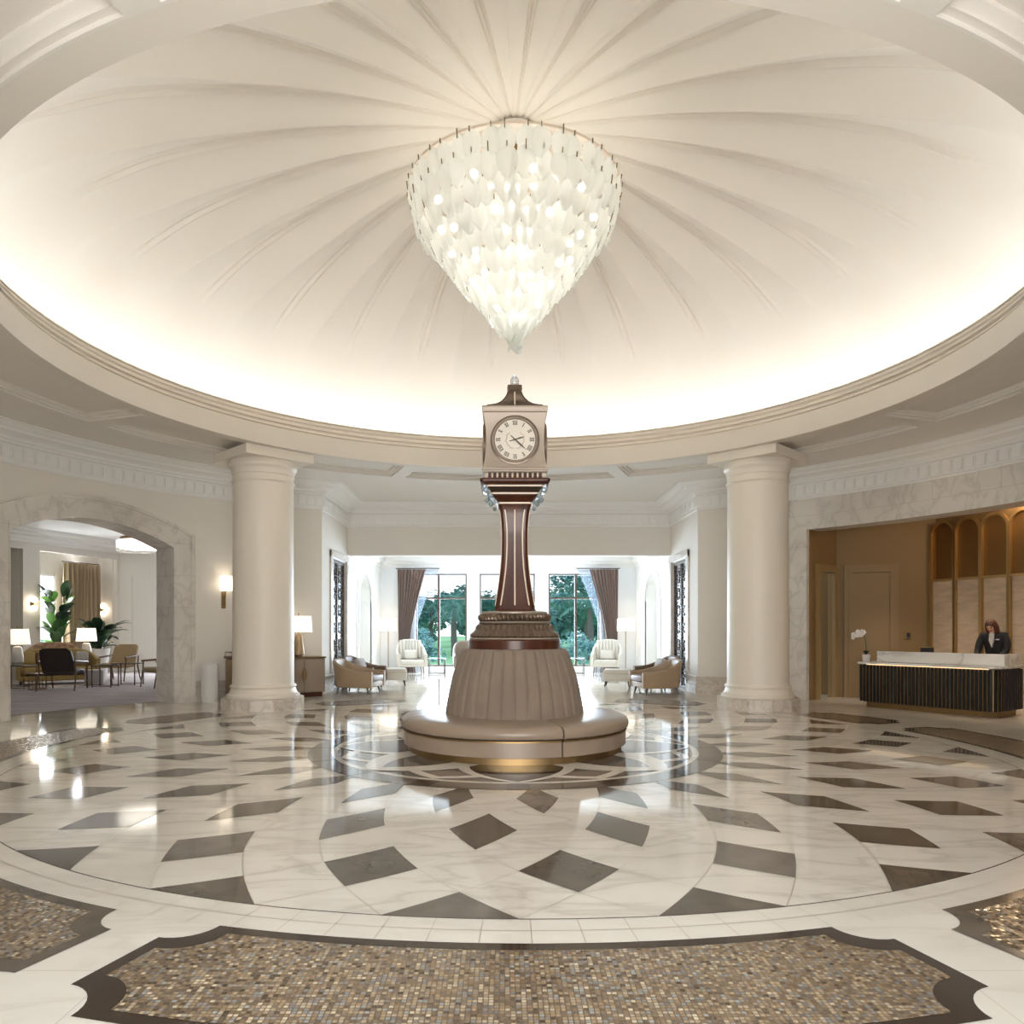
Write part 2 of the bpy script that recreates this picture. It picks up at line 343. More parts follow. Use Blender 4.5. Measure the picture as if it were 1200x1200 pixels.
# ---------------------------------------------------------------- floor
def build_floor():
    mb = MB(); MT = ['floor_marble', 'disc_marble', 'grey_stone', 'dark_stone', 'black_stone', 'joint', 'glass_mosaic', 'border_marble']
    mb.add([(-20, -14, 0), (14, -14, 0), (14, 15.2, 0), (-20, 15.2, 0)], [(0, 1, 2, 3)], 0)
    def disc(R, z, m, R0=0):
        n = 180
        if R0: mb.lathe([(R0, z), (R, z)], n, m)
        else: mb.poly([(R*cos(2*pi*i/n), R*sin(2*pi*i/n)) for i in range(n)], z, m)
    def line(pts, wd, z, m):
        for a, b in zip(pts[:-1], pts[1:]):
            dx, dy = b[0]-a[0], b[1]-a[1]; l = hypot(dx, dy); nx, ny = -dy/l*wd/2, dx/l*wd/2
            mb.poly([(a[0]+nx, a[1]+ny), (b[0]+nx, b[1]+ny), (b[0]-nx, b[1]-ny), (a[0]-nx, a[1]-ny)], z, m)
    disc(5.73, .001, 7, 5.44); disc(5.44, .001, 1)
    disc(5.446, .002, 3, 5.436); disc(5.587, .002, 5, 5.58)
    for k in range(144): line([pof(5.446, k*2.5), pof(5.73, k*2.5)], .005, .002, 5)
    TR = [5.44, 5.07, 4.70, 4.28, 3.80, 3.32, 2.80, 2.30]; ST = 3.75
    def rad(t):
        t = max(0, min(6.999, t)); i = int(t); return TR[i]+(TR[i+1]-TR[i])*(t-i)
    for k in range(48):
        for sg in (1, -1): line([pof(rad(t/2), 3.2+3.75+7.5*k+sg*ST*t/2) for t in range(0, 15)], .006, .002, 5)
    for i, off in ((0, -4.3), (2, 3.2), (4, -4.3), (6, 3.2)):
        for k in range(24):
            c = off+15*k; P = []
            if i > 0:
                P += [pof(rad(i-1+u/4), c-ST*u/4) for u in range(0, 4)]; P += [pof(rad(i+u/4), c-ST*(1-u/4)) for u in range(0, 4)]
                P += [pof(rad(i+1-u/4), c+ST*u/4) for u in range(0, 4)]; P += [pof(rad(i-u/4), c+ST*(1-u/4)) for u in range(0, 4)]
            else:
                P = [pof(TR[0], c-ST+2*ST*u/4) for u in range(5)]+[pof(rad(u/4), c+ST*(1-u/4)) for u in range(1, 5)]+[pof(rad(1-u/4), c-ST*u/4) for u in range(1, 4)]
            mb.poly(P, .003, 3 if (k*7+i) % 3 else 2)
    # central star
    disc(2.47, .004, 2, 2.2); disc(2.2, .0045, 1, 2.13); disc(2.13, .0042, 2)
    for k in range(16):
        c = 22.5*k; mb.poly([pof(2.47, c-2.6), pof(2.47, c+2.6), pof(2.2, c+2.6), pof(2.2, c-2.6)], .005, 4)
    def petal(c, half, tip, base, z, m):
        n = 14; L_ = []; R_ = []
        for u in range(n+1):
            t = u/n; r = base+(tip-base)*t; h = half*(1-t**2.6)*(1.25-.25*t); L_.append(pof(r, c-h)); R_.append(pof(r, c+h))
        mb.poly(L_+R_[::-1][1:], z, m)
    for k in range(8):
        c = 45*k; z = .0055
        petal(c+22.5, 31, 2.14, .9, z+.0000+.0002*k, 7); petal(c+22.5, 27.5, 2.02, .9, z+.0001+.0002*k, 2)
    for k in range(8):
        c = 45*k; z = .0075
        petal(c, 25, 2.18, .9, z+.0004*k, 7); petal(c, 20, 2.13, .9, z+.0001+.0004*k, 4 if k % 2 == 0 else 7); petal(c, 13, 1.98, .9, z+.0002+.0004*k, 2)
    # mosaic panels with notched corners
    def sector(c, half, r0, r1, rho, ins):
        P = []; rm = (r0+r1)/2
        def q(dx, r): return pof(r, c+math.degrees(dx/rm))
        H = radians(half)*rm-ins; a0, a1 = r0+ins, r1-ins; n = 8; N2 = 30; rr = rho+ins*.4
        for i in range(N2+1): P.append(q(-H+rr+(2*H-2*rr)*i/N2, a0))
        for i in range(1, n): a = pi/2*i/n; P.append(q(H-rr*cos(a), a0+rr*sin(a)))
        P.append(q(H, a0+rr)); P.append(q(H, a1-rr))
        for i in range(1, n): a = pi/2*i/n; P.append(q(H-rr*sin(a), a1-rr*cos(a)))
        for i in range(N2+1): P.append(q(H-rr-(2*H-2*rr)*i/N2, a1))
        for i in range(1, n): a = pi/2*i/n; P.append(q(-H+rr*cos(a), a1-rr*sin(a)))
        P.append(q(-H, a1-rr)); P.append(q(-H, a0+rr))
        for i in range(1, n): a = pi/2*i/n; P.append(q(-H+rr*sin(a), a0+rr*cos(a)))
        return P
    for c, h in [(-.3, 17.1), (90, 16.5), (-90, 16.5)]+[(s*(28.2+u), 8) for s in (1, -1) for u in (0, 123.6)]+[(s*v, 7.2) for s in (1, -1) for v in (62, 118)]:
        mb.poly(sector(c, h, 5.73, 6.62, .2, 0), .002, 4 if abs(c) < 1 else 3); mb.poly(sector(c, h, 5.73, 6.62, .2, .075), .003, 6)
    struct('floor', mb, MT, weld=False)
build_floor()
cb = MB(); cb.poly([pol(8.95, -75), pol(8.95, -67), pol(8.95, -60), pol(8.95, -49.5), (-6, 16), (-17.5, 16.5), (-17.5, 1)], .004, 0)
tag(struct('floor_lounge', cb, 'carpet'), 'carpet', 'carpet') if 0 else struct('floor_lounge', cb, 'carpet')

# ---------------------------------------------------------------- rotunda walls
arcmap = lambda R: (lambda s, o: pol(R+o, s))
AC = -61.9
def arch_in(p): u = (p-AC)/10.5; return 3.02+.38*(1-u*u)
def arch_out(p): u = (p-AC)/13.1; return 3.27+.48*(1-u*u)
mb = MB()
def ivl(a, b):
    if AC-10.5 <= a+1e-6 and b-1e-6 <= AC+10.5: return [(arch_in(a), CZ+.02, arch_in(b), CZ+.02)]
    return [(0, CZ+.02, 0, CZ+.02)]
cuts = frange(-162, AC-10.5, 60)+frange(AC-10.5, AC+10.5, 28)[1:]+frange(AC+10.5, -29.8, 14)[1:]
slicewall(mb, arcmap(RW), cuts, ivl, 0, .6); struct('wall_left', mb, 'wall_paint')
# marble casing of the arch: face band, outer bead and lined reveal
mb = MB()
def band(ra, rb, inn, out, hi, ho, jl, jr):
    """arched band between two curves with jamb strips"""
    def iv(a, b):
        if a >= AC-hi-1e-6 and b <= AC+hi+1e-6: return [(inn(a), out(a), inn(b), out(b))]
        return [(0, out(a), 0, out(b))]
    c = frange(AC-ho, AC-hi, 3)+frange(AC-hi, AC+hi, 32)[1:]+frange(AC+hi, AC+ho, 3)[1:]
    slicewall(mb, arcmap(RW), c, iv, ra, rb)
band(-.06, .0, arch_in, arch_out, 10.5, 13.1, 0, 0)
band(-.085, -.0, lambda p: arch_out(p)-.05, lambda p: arch_out(p)+.015, 12.75, 13.3, 0, 0)
band(-.07, -.0, lambda p: arch_in(p)+.10, lambda p: arch_in(p)+.13, 10.5, 10.6, 0, 0)
def ivr(a, b): return [(arch_in(a)-.02, arch_in(a), arch_in(b)-.02, arch_in(b))]
slicewall(mb, arcmap(RW), frange(AC-10.5, AC+10.5, 28), ivr, -.06, .62)
for s in (-1, 1):
    e = AC+s*10.5; slicewall(mb, arcmap(RW), sorted([e, e-s*.14]), lambda a, b: [(0, 3.02, 0, 3.02)], -.06, .62)
struct('trim_1', mb, 'wall_marble')
# right wall with the reception opening
RO0, RO1, ROZ = 45.6, 101, 3.48
mb = MB()
cuts = frange(29.8, 42.5, 10)+frange(42.5, RO0, 3)[1:]+frange(RO0, RO1, 50)[1:]+frange(RO1, 162, 30)[1:]
slicewall(mb, arcmap(RW), cuts, lambda a, b: [(ROZ, CZ+.02, ROZ, CZ+.02)] if a >= RO0-1e-6 and b <= RO1+1e-6 else [(0, CZ+.02, 0, CZ+.02)], 0, .45)
struct('wall_right', mb, 'wall_paint')
mb = MB()
slicewall(mb, arcmap(RW), frange(42.5, RO0, 3)+frange(RO0, RO1, 50)[1:]+frange(RO1, RO1+3, 3)[1:], lambda a, b: [(ROZ, 4.06, ROZ, 4.06)] if a >= RO0-1e-6 and b <= RO1+1e-6 else [(0, 4.06, 0, 4.06)], -.03, 0)
for a, b, z0, z1 in ((RO0, RO0+.25, 0, ROZ), (RO1-.25, RO1, 0, ROZ)): slicewall(mb, arcmap(RW), [a, b], lambda p, q: [(z0, z1, z0, z1)], -.05, .46)
slicewall(mb, arcmap(RW), frange(RO0, RO1, 50), lambda p, q: [(ROZ-.04, ROZ, ROZ-.04, ROZ)], -.05, .46)
slicewall(mb, arcmap(RW), frange(RO0-.55, RO0, 2)+frange(RO0, RO1, 50)[1:], lambda a, b: [(ROZ, ROZ+.09, ROZ, ROZ+.09)] if a >= RO0-1e-6 else [(0, ROZ+.09, 0, ROZ+.09)], -.05, -.03)
struct('trim_2', mb, 'wall_marble')
# alcove side walls, header, far-room walls
AF = 12.3; AW = .95
def archz(y, w_, zs, za): u = min(1, abs((y-AF)/w_)); return zs+(za-zs)*sqrt(max(0, 1-u*u))
for s, nm in ((-1, 'wall_alcove_left'), (1, 'wall_alcove_right')):
    mb = MB(); f = lambda q, o, s=s: (s*(AX+o), q)
    cuts = [7.245, 8.2, 9.75, HY]
    slicewall(mb, f, cuts, lambda a, b: [(3.12, CZ+.02, 3.12, CZ+.02)] if a == 8.2 else [(0, CZ+.02, 0, CZ+.02)], 0, .5)
    struct(nm, mb, 'wall_paint')
    mb = MB(); cuts = [HY, AF-AW]+frange(AF-AW, AF+AW, 24)[1:]+[BY]
    slicewall(mb, f, cuts, lambda a, b: [(archz(a, AW, 2.25, 3.0), 3.75, archz(b, AW, 2.25, 3.0), 3.75)] if a >= AF-AW-1e-6 and b <= AF+AW+1e-6 else [(0, 3.75, 0, 3.75)], 0, .55)
    mb.box((s*(AX+.58), AF, 1.9), (.04, 3.2, 3.8))
    # raised panel mouldings on the pier next to the windows
    for (y0, y1) in ((13.75, 14.75),):
        for c, d in (((s*(AX-.01), y0, 1.9), (.03, .04, 2.7)), ((s*(AX-.01), y1, 1.9), (.03, .04, 2.7)), ((s*(AX-.01), (y0+y1)/2, 3.25), (.03, y1-y0, .04)), ((s*(AX-.01), (y0+y1)/2, .55), (.03, y1-y0, .04))): mb.box(c, d)
    struct(nm.replace('alcove', 'garden_room'), mb, 'white_paint')
    mb = MB()   # arch casing
    for ro, o_ in ((.26, -.03), (.10, -.05)):
        cc = [AF-AW-ro, AF-AW]+frange(AF-AW, AF+AW, 24)[1:]+[AF+AW+ro]
        def iv(a, b, ro=ro):
            oz = lambda q: archz(q, AW+ro, 2.25, 3.0+ro)
            if a >= AF-AW-1e-6 and b <= AF+AW+1e-6: return [(archz(a, AW, 2.25, 3.0), oz(a), archz(b, AW, 2.25, 3.0), oz(b))]
            return [(0, oz(a), 0, oz(b))]
        slicewall(mb, f, cc, iv, o_, 0)
    struct('trim_%d' % (3 if s < 0 else 4), mb, 'white_paint')
    # casing of the mirror niche
    mb = MB()
    for c, d in (((s*(AX-.015), 8.1, 1.63), (.05, .2, 3.26)), ((s*(AX-.015), 9.85, 1.63), (.05, .2, 3.26)), ((s*(AX-.02), 8.975, 3.2), (.07, 1.95, .16)),
                 ((s*(AX+.12), 8.215, 1.56), (.24, .03, 3.12)), ((s*(AX+.12), 9.735, 1.56), (.24, .03, 3.12)), ((s*(AX+.12), 8.975, 3.105), (.24, 1.5, .03))): mb.box(c, d)
    struct('trim_%d' % (5 if s < 0 else 6), mb, 'wall_marble')
mb = MB(); mb.box((0, HY+.18, (3.32+CZ+.02)/2), (2*AX+1, .36, CZ+.02-3.32)); struct('wall_header', mb, 'wall_paint')
WX = [(-3.0, -1.335), (-.92, .88), (1.32, 2.99)]
mb = MB(); planewall(mb, (AX+.5, BY), (-AX-.5, BY), [(AX+.5-b, AX+.5-a, .2, 3.22) for a, b in WX], 3.75, -.3)
for a, b in WX:
    for x, z, sx, sz in ((a-.05, 1.71, .1, 3.2), (b+.05, 1.71, .1, 3.2), ((a+b)/2, 3.265, b-a-.002, .09)): mb.box((x, BY-.02, z), (sx, .06, sz))
struct('wall_window_side', mb, 'window_frame_white')
for i, (a, b) in enumerate(WX):
    mb = MB(); y = BY+.1
    for x in (a+.025, b-.025): mb.box((x, y, 1.71), (.05, .06, 3.02))
    for z in (.225, 3.195, 2.42): mb.box(((a+b)/2, y, z), (b-a, .06, .055))
    mx = {0: -2.25, 1: 0, 2: 2.21}[i]; mb.box((mx, y, 1.71), (.075, .07, 3.02))
    struct('window_%d' % (i+1), mb, 'bronze_frame')
# garden room ceiling and crown
mb = MB(); mb.box((0, (HY+BY)/2+.25, 3.79), (2*AX+1.2, BY-HY+.1, .1))
path = [(-AX, HY+.36), (-AX, BY), (AX, BY), (AX, HY+.36)]
mb.sweep(path, [(0, 3.42), (.03, 3.42), (.04, 3.48), (.1, 3.52), (.12, 3.58), (.2, 3.62), (.22, 3.74)])
struct('ceiling_garden_room', mb, 'white_paint')
# main cornice with dentils
path = [pol(RW, p) for p in frange(-162, -29.8, 120)]+[(-AX, HY), (AX, HY)]+[pol(RW, p) for p in frange(29.8, 162, 120)]
mb = MB()
mb.sweep(path, [(0, 4.05), (.025, 4.05), (.04, 4.07), (.03, 4.10), (.015, 4.11), (.015, 4.37), (.06, 4.38), (.07, 4.41), (.11, 4.43), (.12, 4.47), (.19, 4.50), (.28, 4.515), (.30, 4.55), (.40, 4.57), (.44, 4.60), (.50, 4.605), (.50, 4.63)])
def dentil(x, y, tx, ty):
    M = Matrix.Translation((x, y, 0)) @ Matrix.Rotation(atan2(ty, tx), 4, 'Z')
    mb.box((0, -.035, 4.235), (.135, .045, .17), 0, M); mb.box((0, -.02, 4.235), (.17, .02, .215), 0, M)
acc = 0
for a, b in zip(path[:-1], path[1:]):
    l = hypot(b[0]-a[0], b[1]-a[1]); tx, ty = (b[0]-a[0])/l, (b[1]-a[1])/l; s = (-acc) % .2
    while s < l: dentil(a[0]+tx*s, a[1]+ty*s, tx, ty); s += .2
    acc += l
struct('trim_7', mb, 'white_paint', weld=False)
# marble base course
i = 8
for pth in ([pol(RW, p) for p in frange(-48.7, -29.8, 12)]+[(-AX, 8.0)], [(AX, 8.0)]+[pol(RW, p) for p in frange(29.8, 42.6, 10)]):
    mb = MB(); mb.sweep(pth, [(0, .40), (.03, .40), (.05, .38), (.04, .2), (.06, .19), (.06, 0)]); struct('baseboard_left' if i == 8 else 'baseboard_right', mb, 'plinth_marble'); i += 1
# ---------------------------------------------------------------- ceiling ring, coffers, cove and dome
mb = MB()
mb.lathe([(5.95, 5.12), (5.80, 5.12), (5.80, 5.24), (5.74, 5.27), (5.72, 5.27), (5.70, 5.245), (5.73, 5.235), (5.73, 5.215), (5.68, 5.20), (5.67, 5.17), (5.70, 5.155), (5.70, 5.135), (5.63, 5.10), (5.615, 5.07), (5.66, 5.06), (5.66, 5.035), (5.61, 5.02), (5.585, 4.985), (5.62, 4.975), (5.62, 4.95), (5.54, 4.935), (5.54, 4.64), (5.545, 4.62), (5.74, 4.62)], 240)
struct('trim_8', mb, 'cream_plaster')
mb = MB()
def coffer(fa, fb, r0, r1):
    """nested steps in polar coordinates, the field recessed above the soffit"""
    st = [(0, CZ+.0), (0, CZ+.03), (.045, CZ+.03), (.045, CZ+.05), (.10, CZ+.075), (.10, CZ+.1)]
    loops = []; n = 24
    for ins, z in st:
        a = fa+math.degrees(ins/6.3); b = fb-math.degrees(ins/6.3); L_ = [pol(r0+ins, a+(b-a)*i/n) for i in range(n+1)]+[pol(r1-ins, b-(b-a)*i/n) for i in range(n+1)]
        loops.append([(x, y, z) for x, y in L_])
    mb.loft(loops, cap=False)
    k = len(loops[-1]); h = k//2
    for i in range(h-1): mb.add([loops[-1][i], loops[-1][i+1], loops[-1][k-2-i], loops[-1][k-1-i]], [(0, 1, 2, 3)])
cof = []
for base in (0, 90, 180, 270): cof += [(base-18.8, base+18.8), (base+21.2, base+68.8)]
R0, R1 = 5.76, 6.85
for a, b in cof: coffer(a, b, R0, R1)
def ringseg(a, b, r0, r1, z=CZ):
    n = max(1, int((b-a)/2)); mb.lathe([(r0, z), (r1, z)], n, 0, radians(90-b), radians(90-a))
for k, (a, b) in enumerate(cof):
    na = cof[(k+1) % 8][0]+(360 if k == 7 else 0); ringseg(b, na, R0, R1)
mb.lathe([(R1, CZ), (RW, CZ)], 180); mb.lathe([(R0-.02, CZ), (R0, CZ)], 180)
mb.poly([pol(RW, p) for p in frange(-29.8, 29.8, 20)]+[(AX+.4, HY), (-AX-.4, HY)], CZ+.001)
struct('ceiling', mb, 'ceiling_plaster', weld=False)
mb = MB(); RD = 6.3; ZD = 5.14; HD = 2.46
def dmod(r, z, a):
    phi = math.degrees(pi/2-a); u = ((phi-3)/15) % 1.0
    q = r/RD; A = .23*min(1, r/3.2)*max(0, min(1, (6.0-r)/1.6))
    flute = 1-(2*abs(u-.5))**1.7
    sec = max(0, 1-abs(abs(u-.5)-.045)/.03)*.045*min(1, r/2.5)*max(0, min(1, (5.7-r)/.8))
    tilt = .35*(u-.5)*(1 if u > 0 else 1)
    return r, z+A*(flute-.6)-sec
prof = []
for i in range(46):
    t = i/45*pi/2; r = RD*sin(t) if i else .02; prof.append((r, ZD+HD*cos(t)**.95 if i < 45 else ZD))
prof = prof+[(RD, 5.12), (5.9, 5.12)]
mb.lathe(prof, 24*24, mod=dmod); struct('ceiling_dome', mb, 'dome_plaster', ang=25)
ring = MB(); ring.lathe([(6.14, 5.125), (6.14, 5.145), (6.22, 5.145), (6.22, 5.125)], 120)
tag(put('cove_light_strip', ring, 'cove_glow'), 'glowing white light strip hidden in the cove around the dome rim', 'light')

# ---------------------------------------------------------------- columns
def column(x, y, rz, label):
    t = thing('round_column', label, 'column', (x, y, 0), rz, 'round columns under the dome ring')
    m = MB(); m.cyl((0, 0), .74, 0, .20, 12); m.lathe([(.72, .20), (.69, .215), (.0, .215)], 12); put('plinth', m, 'plinth_marble', t, ang=20, rotz=radians(15))
    m = MB(); m.lathe([(.0, .2151), (.64, .2151), (.645, .24), (.64, .262), (.61, .275), (.585, .31), (.57, .36), (.562, .385), (.575, .39), (.585, .408), (.575, .428), (.555, .436), (.54, .46)], 64); put('column_base', m, 'cream_column', t)
    m = MB(); m.lathe([(.54, .455), (.537, 1.2), (.532, 2.4), (.528, 4.07)], 72); put('shaft', m, 'cream_column', t)
    m = MB(); m.lathe([(.528, 4.06), (.545, 4.065), (.555, 4.085), (.545, 4.105), (.532, 4.112), (.532, 4.20), (.545, 4.21), (.548, 4.25), (.556, 4.29), (.572, 4.32), (.588, 4.335), (.594, 4.355), (.594, 4.395), (.585, 4.41), (.583, 4.455), (0, 4.455)], 72); put('capital', m, 'cream_column', t)
    m = MB(); m.box((0, 0, 4.5365), (1.3, 1.3, .163)); put('abacus', m, 'cream_column', t)
    return t
c1 = column(-4.52, 4.4, radians(45), 'cream round column left of the clock, beside the lounge archway')
dup(c1, (4.50, 4.4, 0), radians(45), 'cream round column right of the clock, beside the reception opening')
# ---------------------------------------------------------------- round banquette
bq = thing('round_banquette', 'round taupe upholstered bench with channelled backrest and brass plinth around the clock', 'bench')
m = MB(); m.lathe([(0, 0), (1.305, 0), (1.305, .085), (0, .085)], 120); put('plinth', m, 'brass', bq)
GAP = .4
for k in range(4):
    a0 = -90+21.3+90*k+GAP; a1 = a0+90-2*GAP; A0, A1 = radians(a0), radians(a1)
    def wedge(prof, mats, name, par, seg=44):
        m = MB(); m.lathe(prof, seg, 0, A0, A1)
        n = len(prof)
        for a in (A0, A1): m.add([(r*cos(a), r*sin(a), z) for r, z in prof], [list(range(n))])
        return put(name, m, mats, par)
    b = wedge([(.80, .085), (1.345, .085), (1.355, .09), (1.355, .25), (.80, .25), (.80, .085)], 'taupe_leather', 'seat_base', bq)
    wedge([(.9, .25), (1.366, .25), (1.366, .268), (.9, .268), (.9, .25)], 'brass', 'trim_strip', b)
    wedge([(.80, .268), (1.30, .268), (1.35, .272), (1.378, .29), (1.39, .32), (1.388, .355), (1.37, .385), (1.335, .408), (1.27, .422), (1.1, .430), (.80, .430), (.80, .268)], 'taupe_leather', 'seat_cushion', bq)
def chan(r, z, a):
    k = abs(sin(16*a+.35)); d = (1-(1-k)**3.6)
    f_ = 1 if .44 < z < 1.19 else .4
    return r+.034*(d-1)*f_+.006, z
m = MB(); m.lathe([(.0, 1.19), (.55, 1.21), (.60, 1.215), (.628, 1.205), (.650, 1.18), (.668, 1.14), (.70, 1.05), (.735, .95), (.77, .83), (.80, .70), (.823, .58), (.838, .47), (.842, .42)], 384, mod=chan)
put('backrest', m, 'taupe_fabric', bq, ang=70)
# ---------------------------------------------------------------- clock tower
ck = thing('pedestal_clock', 'tall brown wooden four-faced clock rising from the round bench', 'clock', (0, 0, 1.211))
T = Matrix.Translation((0, 0, -1.211))
def cput(name, m, mats, par=ck, **k):
    m.v = [(x, y, z-1.211) for x, y, z in m.v] if par is ck or True else m.v
    return put(name, m, mats, par, **k)
m = MB(); m.lathe([(0, 1.212), (.565, 1.212), (.565, 1.315), (.55, 1.33), (0, 1.33)], 96); cput('drum', m, 'mahogany')
m = MB(); m.lathe([(0, 1.33), (.55, 1.33), (.558, 1.337), (.55, 1.348), (.53, 1.35), (0, 1.35)], 96); cput('bead_ring', m, 'champagne')
def leafmod(r, z, a):
    u = (z-1.35)/.17; return r+.030*abs(sin(20*a+(pi/2 if u > .52 else 0)))*(1-abs(2*((u*2) % 1.0)-1)**3)-.014, z
m = MB(); m.lathe([(.0, 1.35), (.54, 1.35), (.545, 1.365), (.53, 1.39), (.50, 1.42), (.475, 1.45), (.462, 1.48), (.452, 1.51), (.43, 1.522), (0, 1.522)], 352, mod=lambda r, z, a: leafmod(r, z, a) if r > .3 else (r, z)); cput('leaf_carving', m, 'carved_bronze', ang=50)
def ropemod(zc):
    return lambda r, z, a: (r+(.030*(abs(sin(24*a+(z-zc)*22))-.6) if r > .36 else 0), z)
m = MB(); m.lathe([(0, 1.522), (.44, 1.522)]+[(.432+.038*cos(t), 1.50-.0+.0+.038*sin(t)) for t in []]+[(.448, 1.53), (.43, 1.545), (0, 1.545)], 96); cput('bead_ring', m, 'champagne')
m = MB(); m.lathe([(0, 1.545)]+[(.40+.042*cos(t), 1.592+.046*sin(t)) for t in [radians(x) for x in range(-90, 91, 15)]]+[(0, 1.64)], 312, mod=ropemod(1.59)); cput('rope_moulding', m, 'carved_bronze', ang=50)
m = MB(); m.lathe([(0, 1.64), (.405, 1.64), (.405, 1.655), (.385, 1.665), (.36, 1.668), (0, 1.668)], 96); cput('bead_ring', m, 'champagne')
SH = [(1.667, .262, .05), (1.69, .245, .05), (1.75, .232, .05), (1.84, .217, .048), (1.94, .201, .045), (2.07, .184, .04), (2.2, .169, .036), (2.36, .159, .033), (2.52, .155, .03), (2.64, .156, .03), (2.76, .163, .032), (2.86, .174, .034), (2.93, .189, .036), (2.965, .205, .038)]
m = MB(); m.octo(SH); cput('shaft', m, 'mahogany', ang=20)
def sh(z):
    for a, b in zip(SH[:-1], SH[1:]):
        if a[0] <= z <= b[0]: t = (z-a[0])/(b[0]-a[0]); return a[1]+(b[1]-a[1])*t
for s in range(4):
    R4 = Matrix.Rotation(s*pi/2, 4, 'Z')
    for off in (-1, 0, 1):
        zs = frange(1.74, 2.90, 22); P = []
        for z in zs: h = sh(z); P.append(R4 @ Vector((off*(h-.062), -h-.001, z)))
        m = MB(); m.tube(P, .0085, 6); cput('inlay_strip', m, 'champagne_light')
for nm, pr, mt in (('cornice_step', [(2.965, .215, .03), (2.985, .215, .03)], 'champagne_light'), ('cornice_step', [(2.985, .2, .03), (3.0, .212, .03), (3.03, .245, .03), (3.055, .275, .03), (3.06, .285, .03), (3.07, .285, .03)], 'mahogany'),
                   ('cornice_step', [(3.07, .293, .03), (3.088, .293, .03)], 'champagne_light'), ('cornice_step', [(3.088, .28, .03), (3.12, .30, .03), (3.15, .335, .03)], 'black_stone'),
                   ('cornice_step', [(3.15, .348, .03), (3.168, .348, .03)], 'champagne_light'), ('cornice_step', [(3.168, .36, .03), (3.18, .39, .03), (3.2, .41, .03), (3.225, .417, .03), (3.24, .41, .03), (3.25, .37, .03)], 'mahogany'),
                   ('neck_block', [(3.25, .335, .01), (3.31, .335, .01)], 'mahogany'),
                   ('head_base', [(3.31, .372, .004), (3.318, .385, .004), (3.335, .385, .004), (3.345, .392, .004), (3.36, .392, .004), (3.374, .38, .004)], 'champagne')):
    m = MB(); m.octo(pr); cput(nm, m, mt, ang=25)
for s in range(4):
    for i in range(12):
        x = -.33+.06*i; p = Matrix.Rotation(s*pi/2, 4, 'Z') @ Vector((x, -.352, 0)); m = MB()
        m.lathe([(.0, 3.25), (.012, 3.25), (.012, 3.256), (.009, 3.262), (.016, 3.28), (.009, 3.30), (.013, 3.305), (.013, 3.31), (0, 3.31)], 8, c=(p.x, p.y)); cput('baluster', m, 'champagne_light')
# clock head with concave sides
zs = frange(3.374, 4.02, 16); prof = [(z, .345+.033*abs(2*(z-3.374)/.646-1)**2.2, .003) for z in zs]
m = MB(); m.octo(prof); hd = cput('clock_case', m, 'champagne', ang=25)
m = MB(); m.octo([(4.02, .372, .003), (4.03, .385, .003), (4.075, .388, .003), (4.085, .393, .003), (4.10, .385, .003)]); cput('top_cornice', m, 'champagne', ang=25)
m = MB(); m.octo([(4.10, .37, .003), (4.115, .34, .003), (4.14, .275, .003), (4.17, .215, .003), (4.21, .165, .003), (4.26, .125, .003), (4.31, .098, .003), (4.35, .084, .003), (4.38, .078, .003)]); rf = cput('roof', m, 'carved_bronze', ang=30)
RP = [(4.12, .33), (4.14, .277), (4.17, .217), (4.21, .168), (4.26, .128), (4.31, .10), (4.35, .087)]
for s in range(4):
    R4 = Matrix.Rotation(s*pi/2, 4, 'Z')
    m = MB(); m.tube([R4 @ Vector((h-.004, -h+.004, z)) for z, h in RP], .009, 6); cput('roof_rib', m, 'mahogany')
    m = MB(); m.tube([R4 @ Vector((0, -h-.004, z)) for z, h in RP[1:]], .009, 6); cput('roof_rib', m, 'champagne_light')
m = MB(); m.octo([(4.38, .088, .004), (4.385, .092, .004), (4.44, .088, .004), (4.45, .07, .004)]); cput('roof_cap', m, 'carved_bronze', ang=25)
m = MB(); m.lathe([(0, 4.45), (.045, 4.45), (.055, 4.47), (.05, 4.50), (.055, 4.52), (.045, 4.55), (.025, 4.57), (.018, 4.585), (0, 4.60)], 8); cput('finial', m, 'crystal', ang=10)
for sx in (-1, 1):
    for sy in (-1, 1):
        m = MB()
        for z, o, r in ((3.10, .345, .04), (3.04, .295, .035), (2.97, .25, .028)):
            m.lathe([(0, z-r), (r*.7, z-r*.4), (r, z+r*.2), (r*.5, z+r), (0, z+r*1.05)], 6, c=(sx*o, sy*o))
        cput('crystal_cluster', m, 'glass_blue', ang=10)
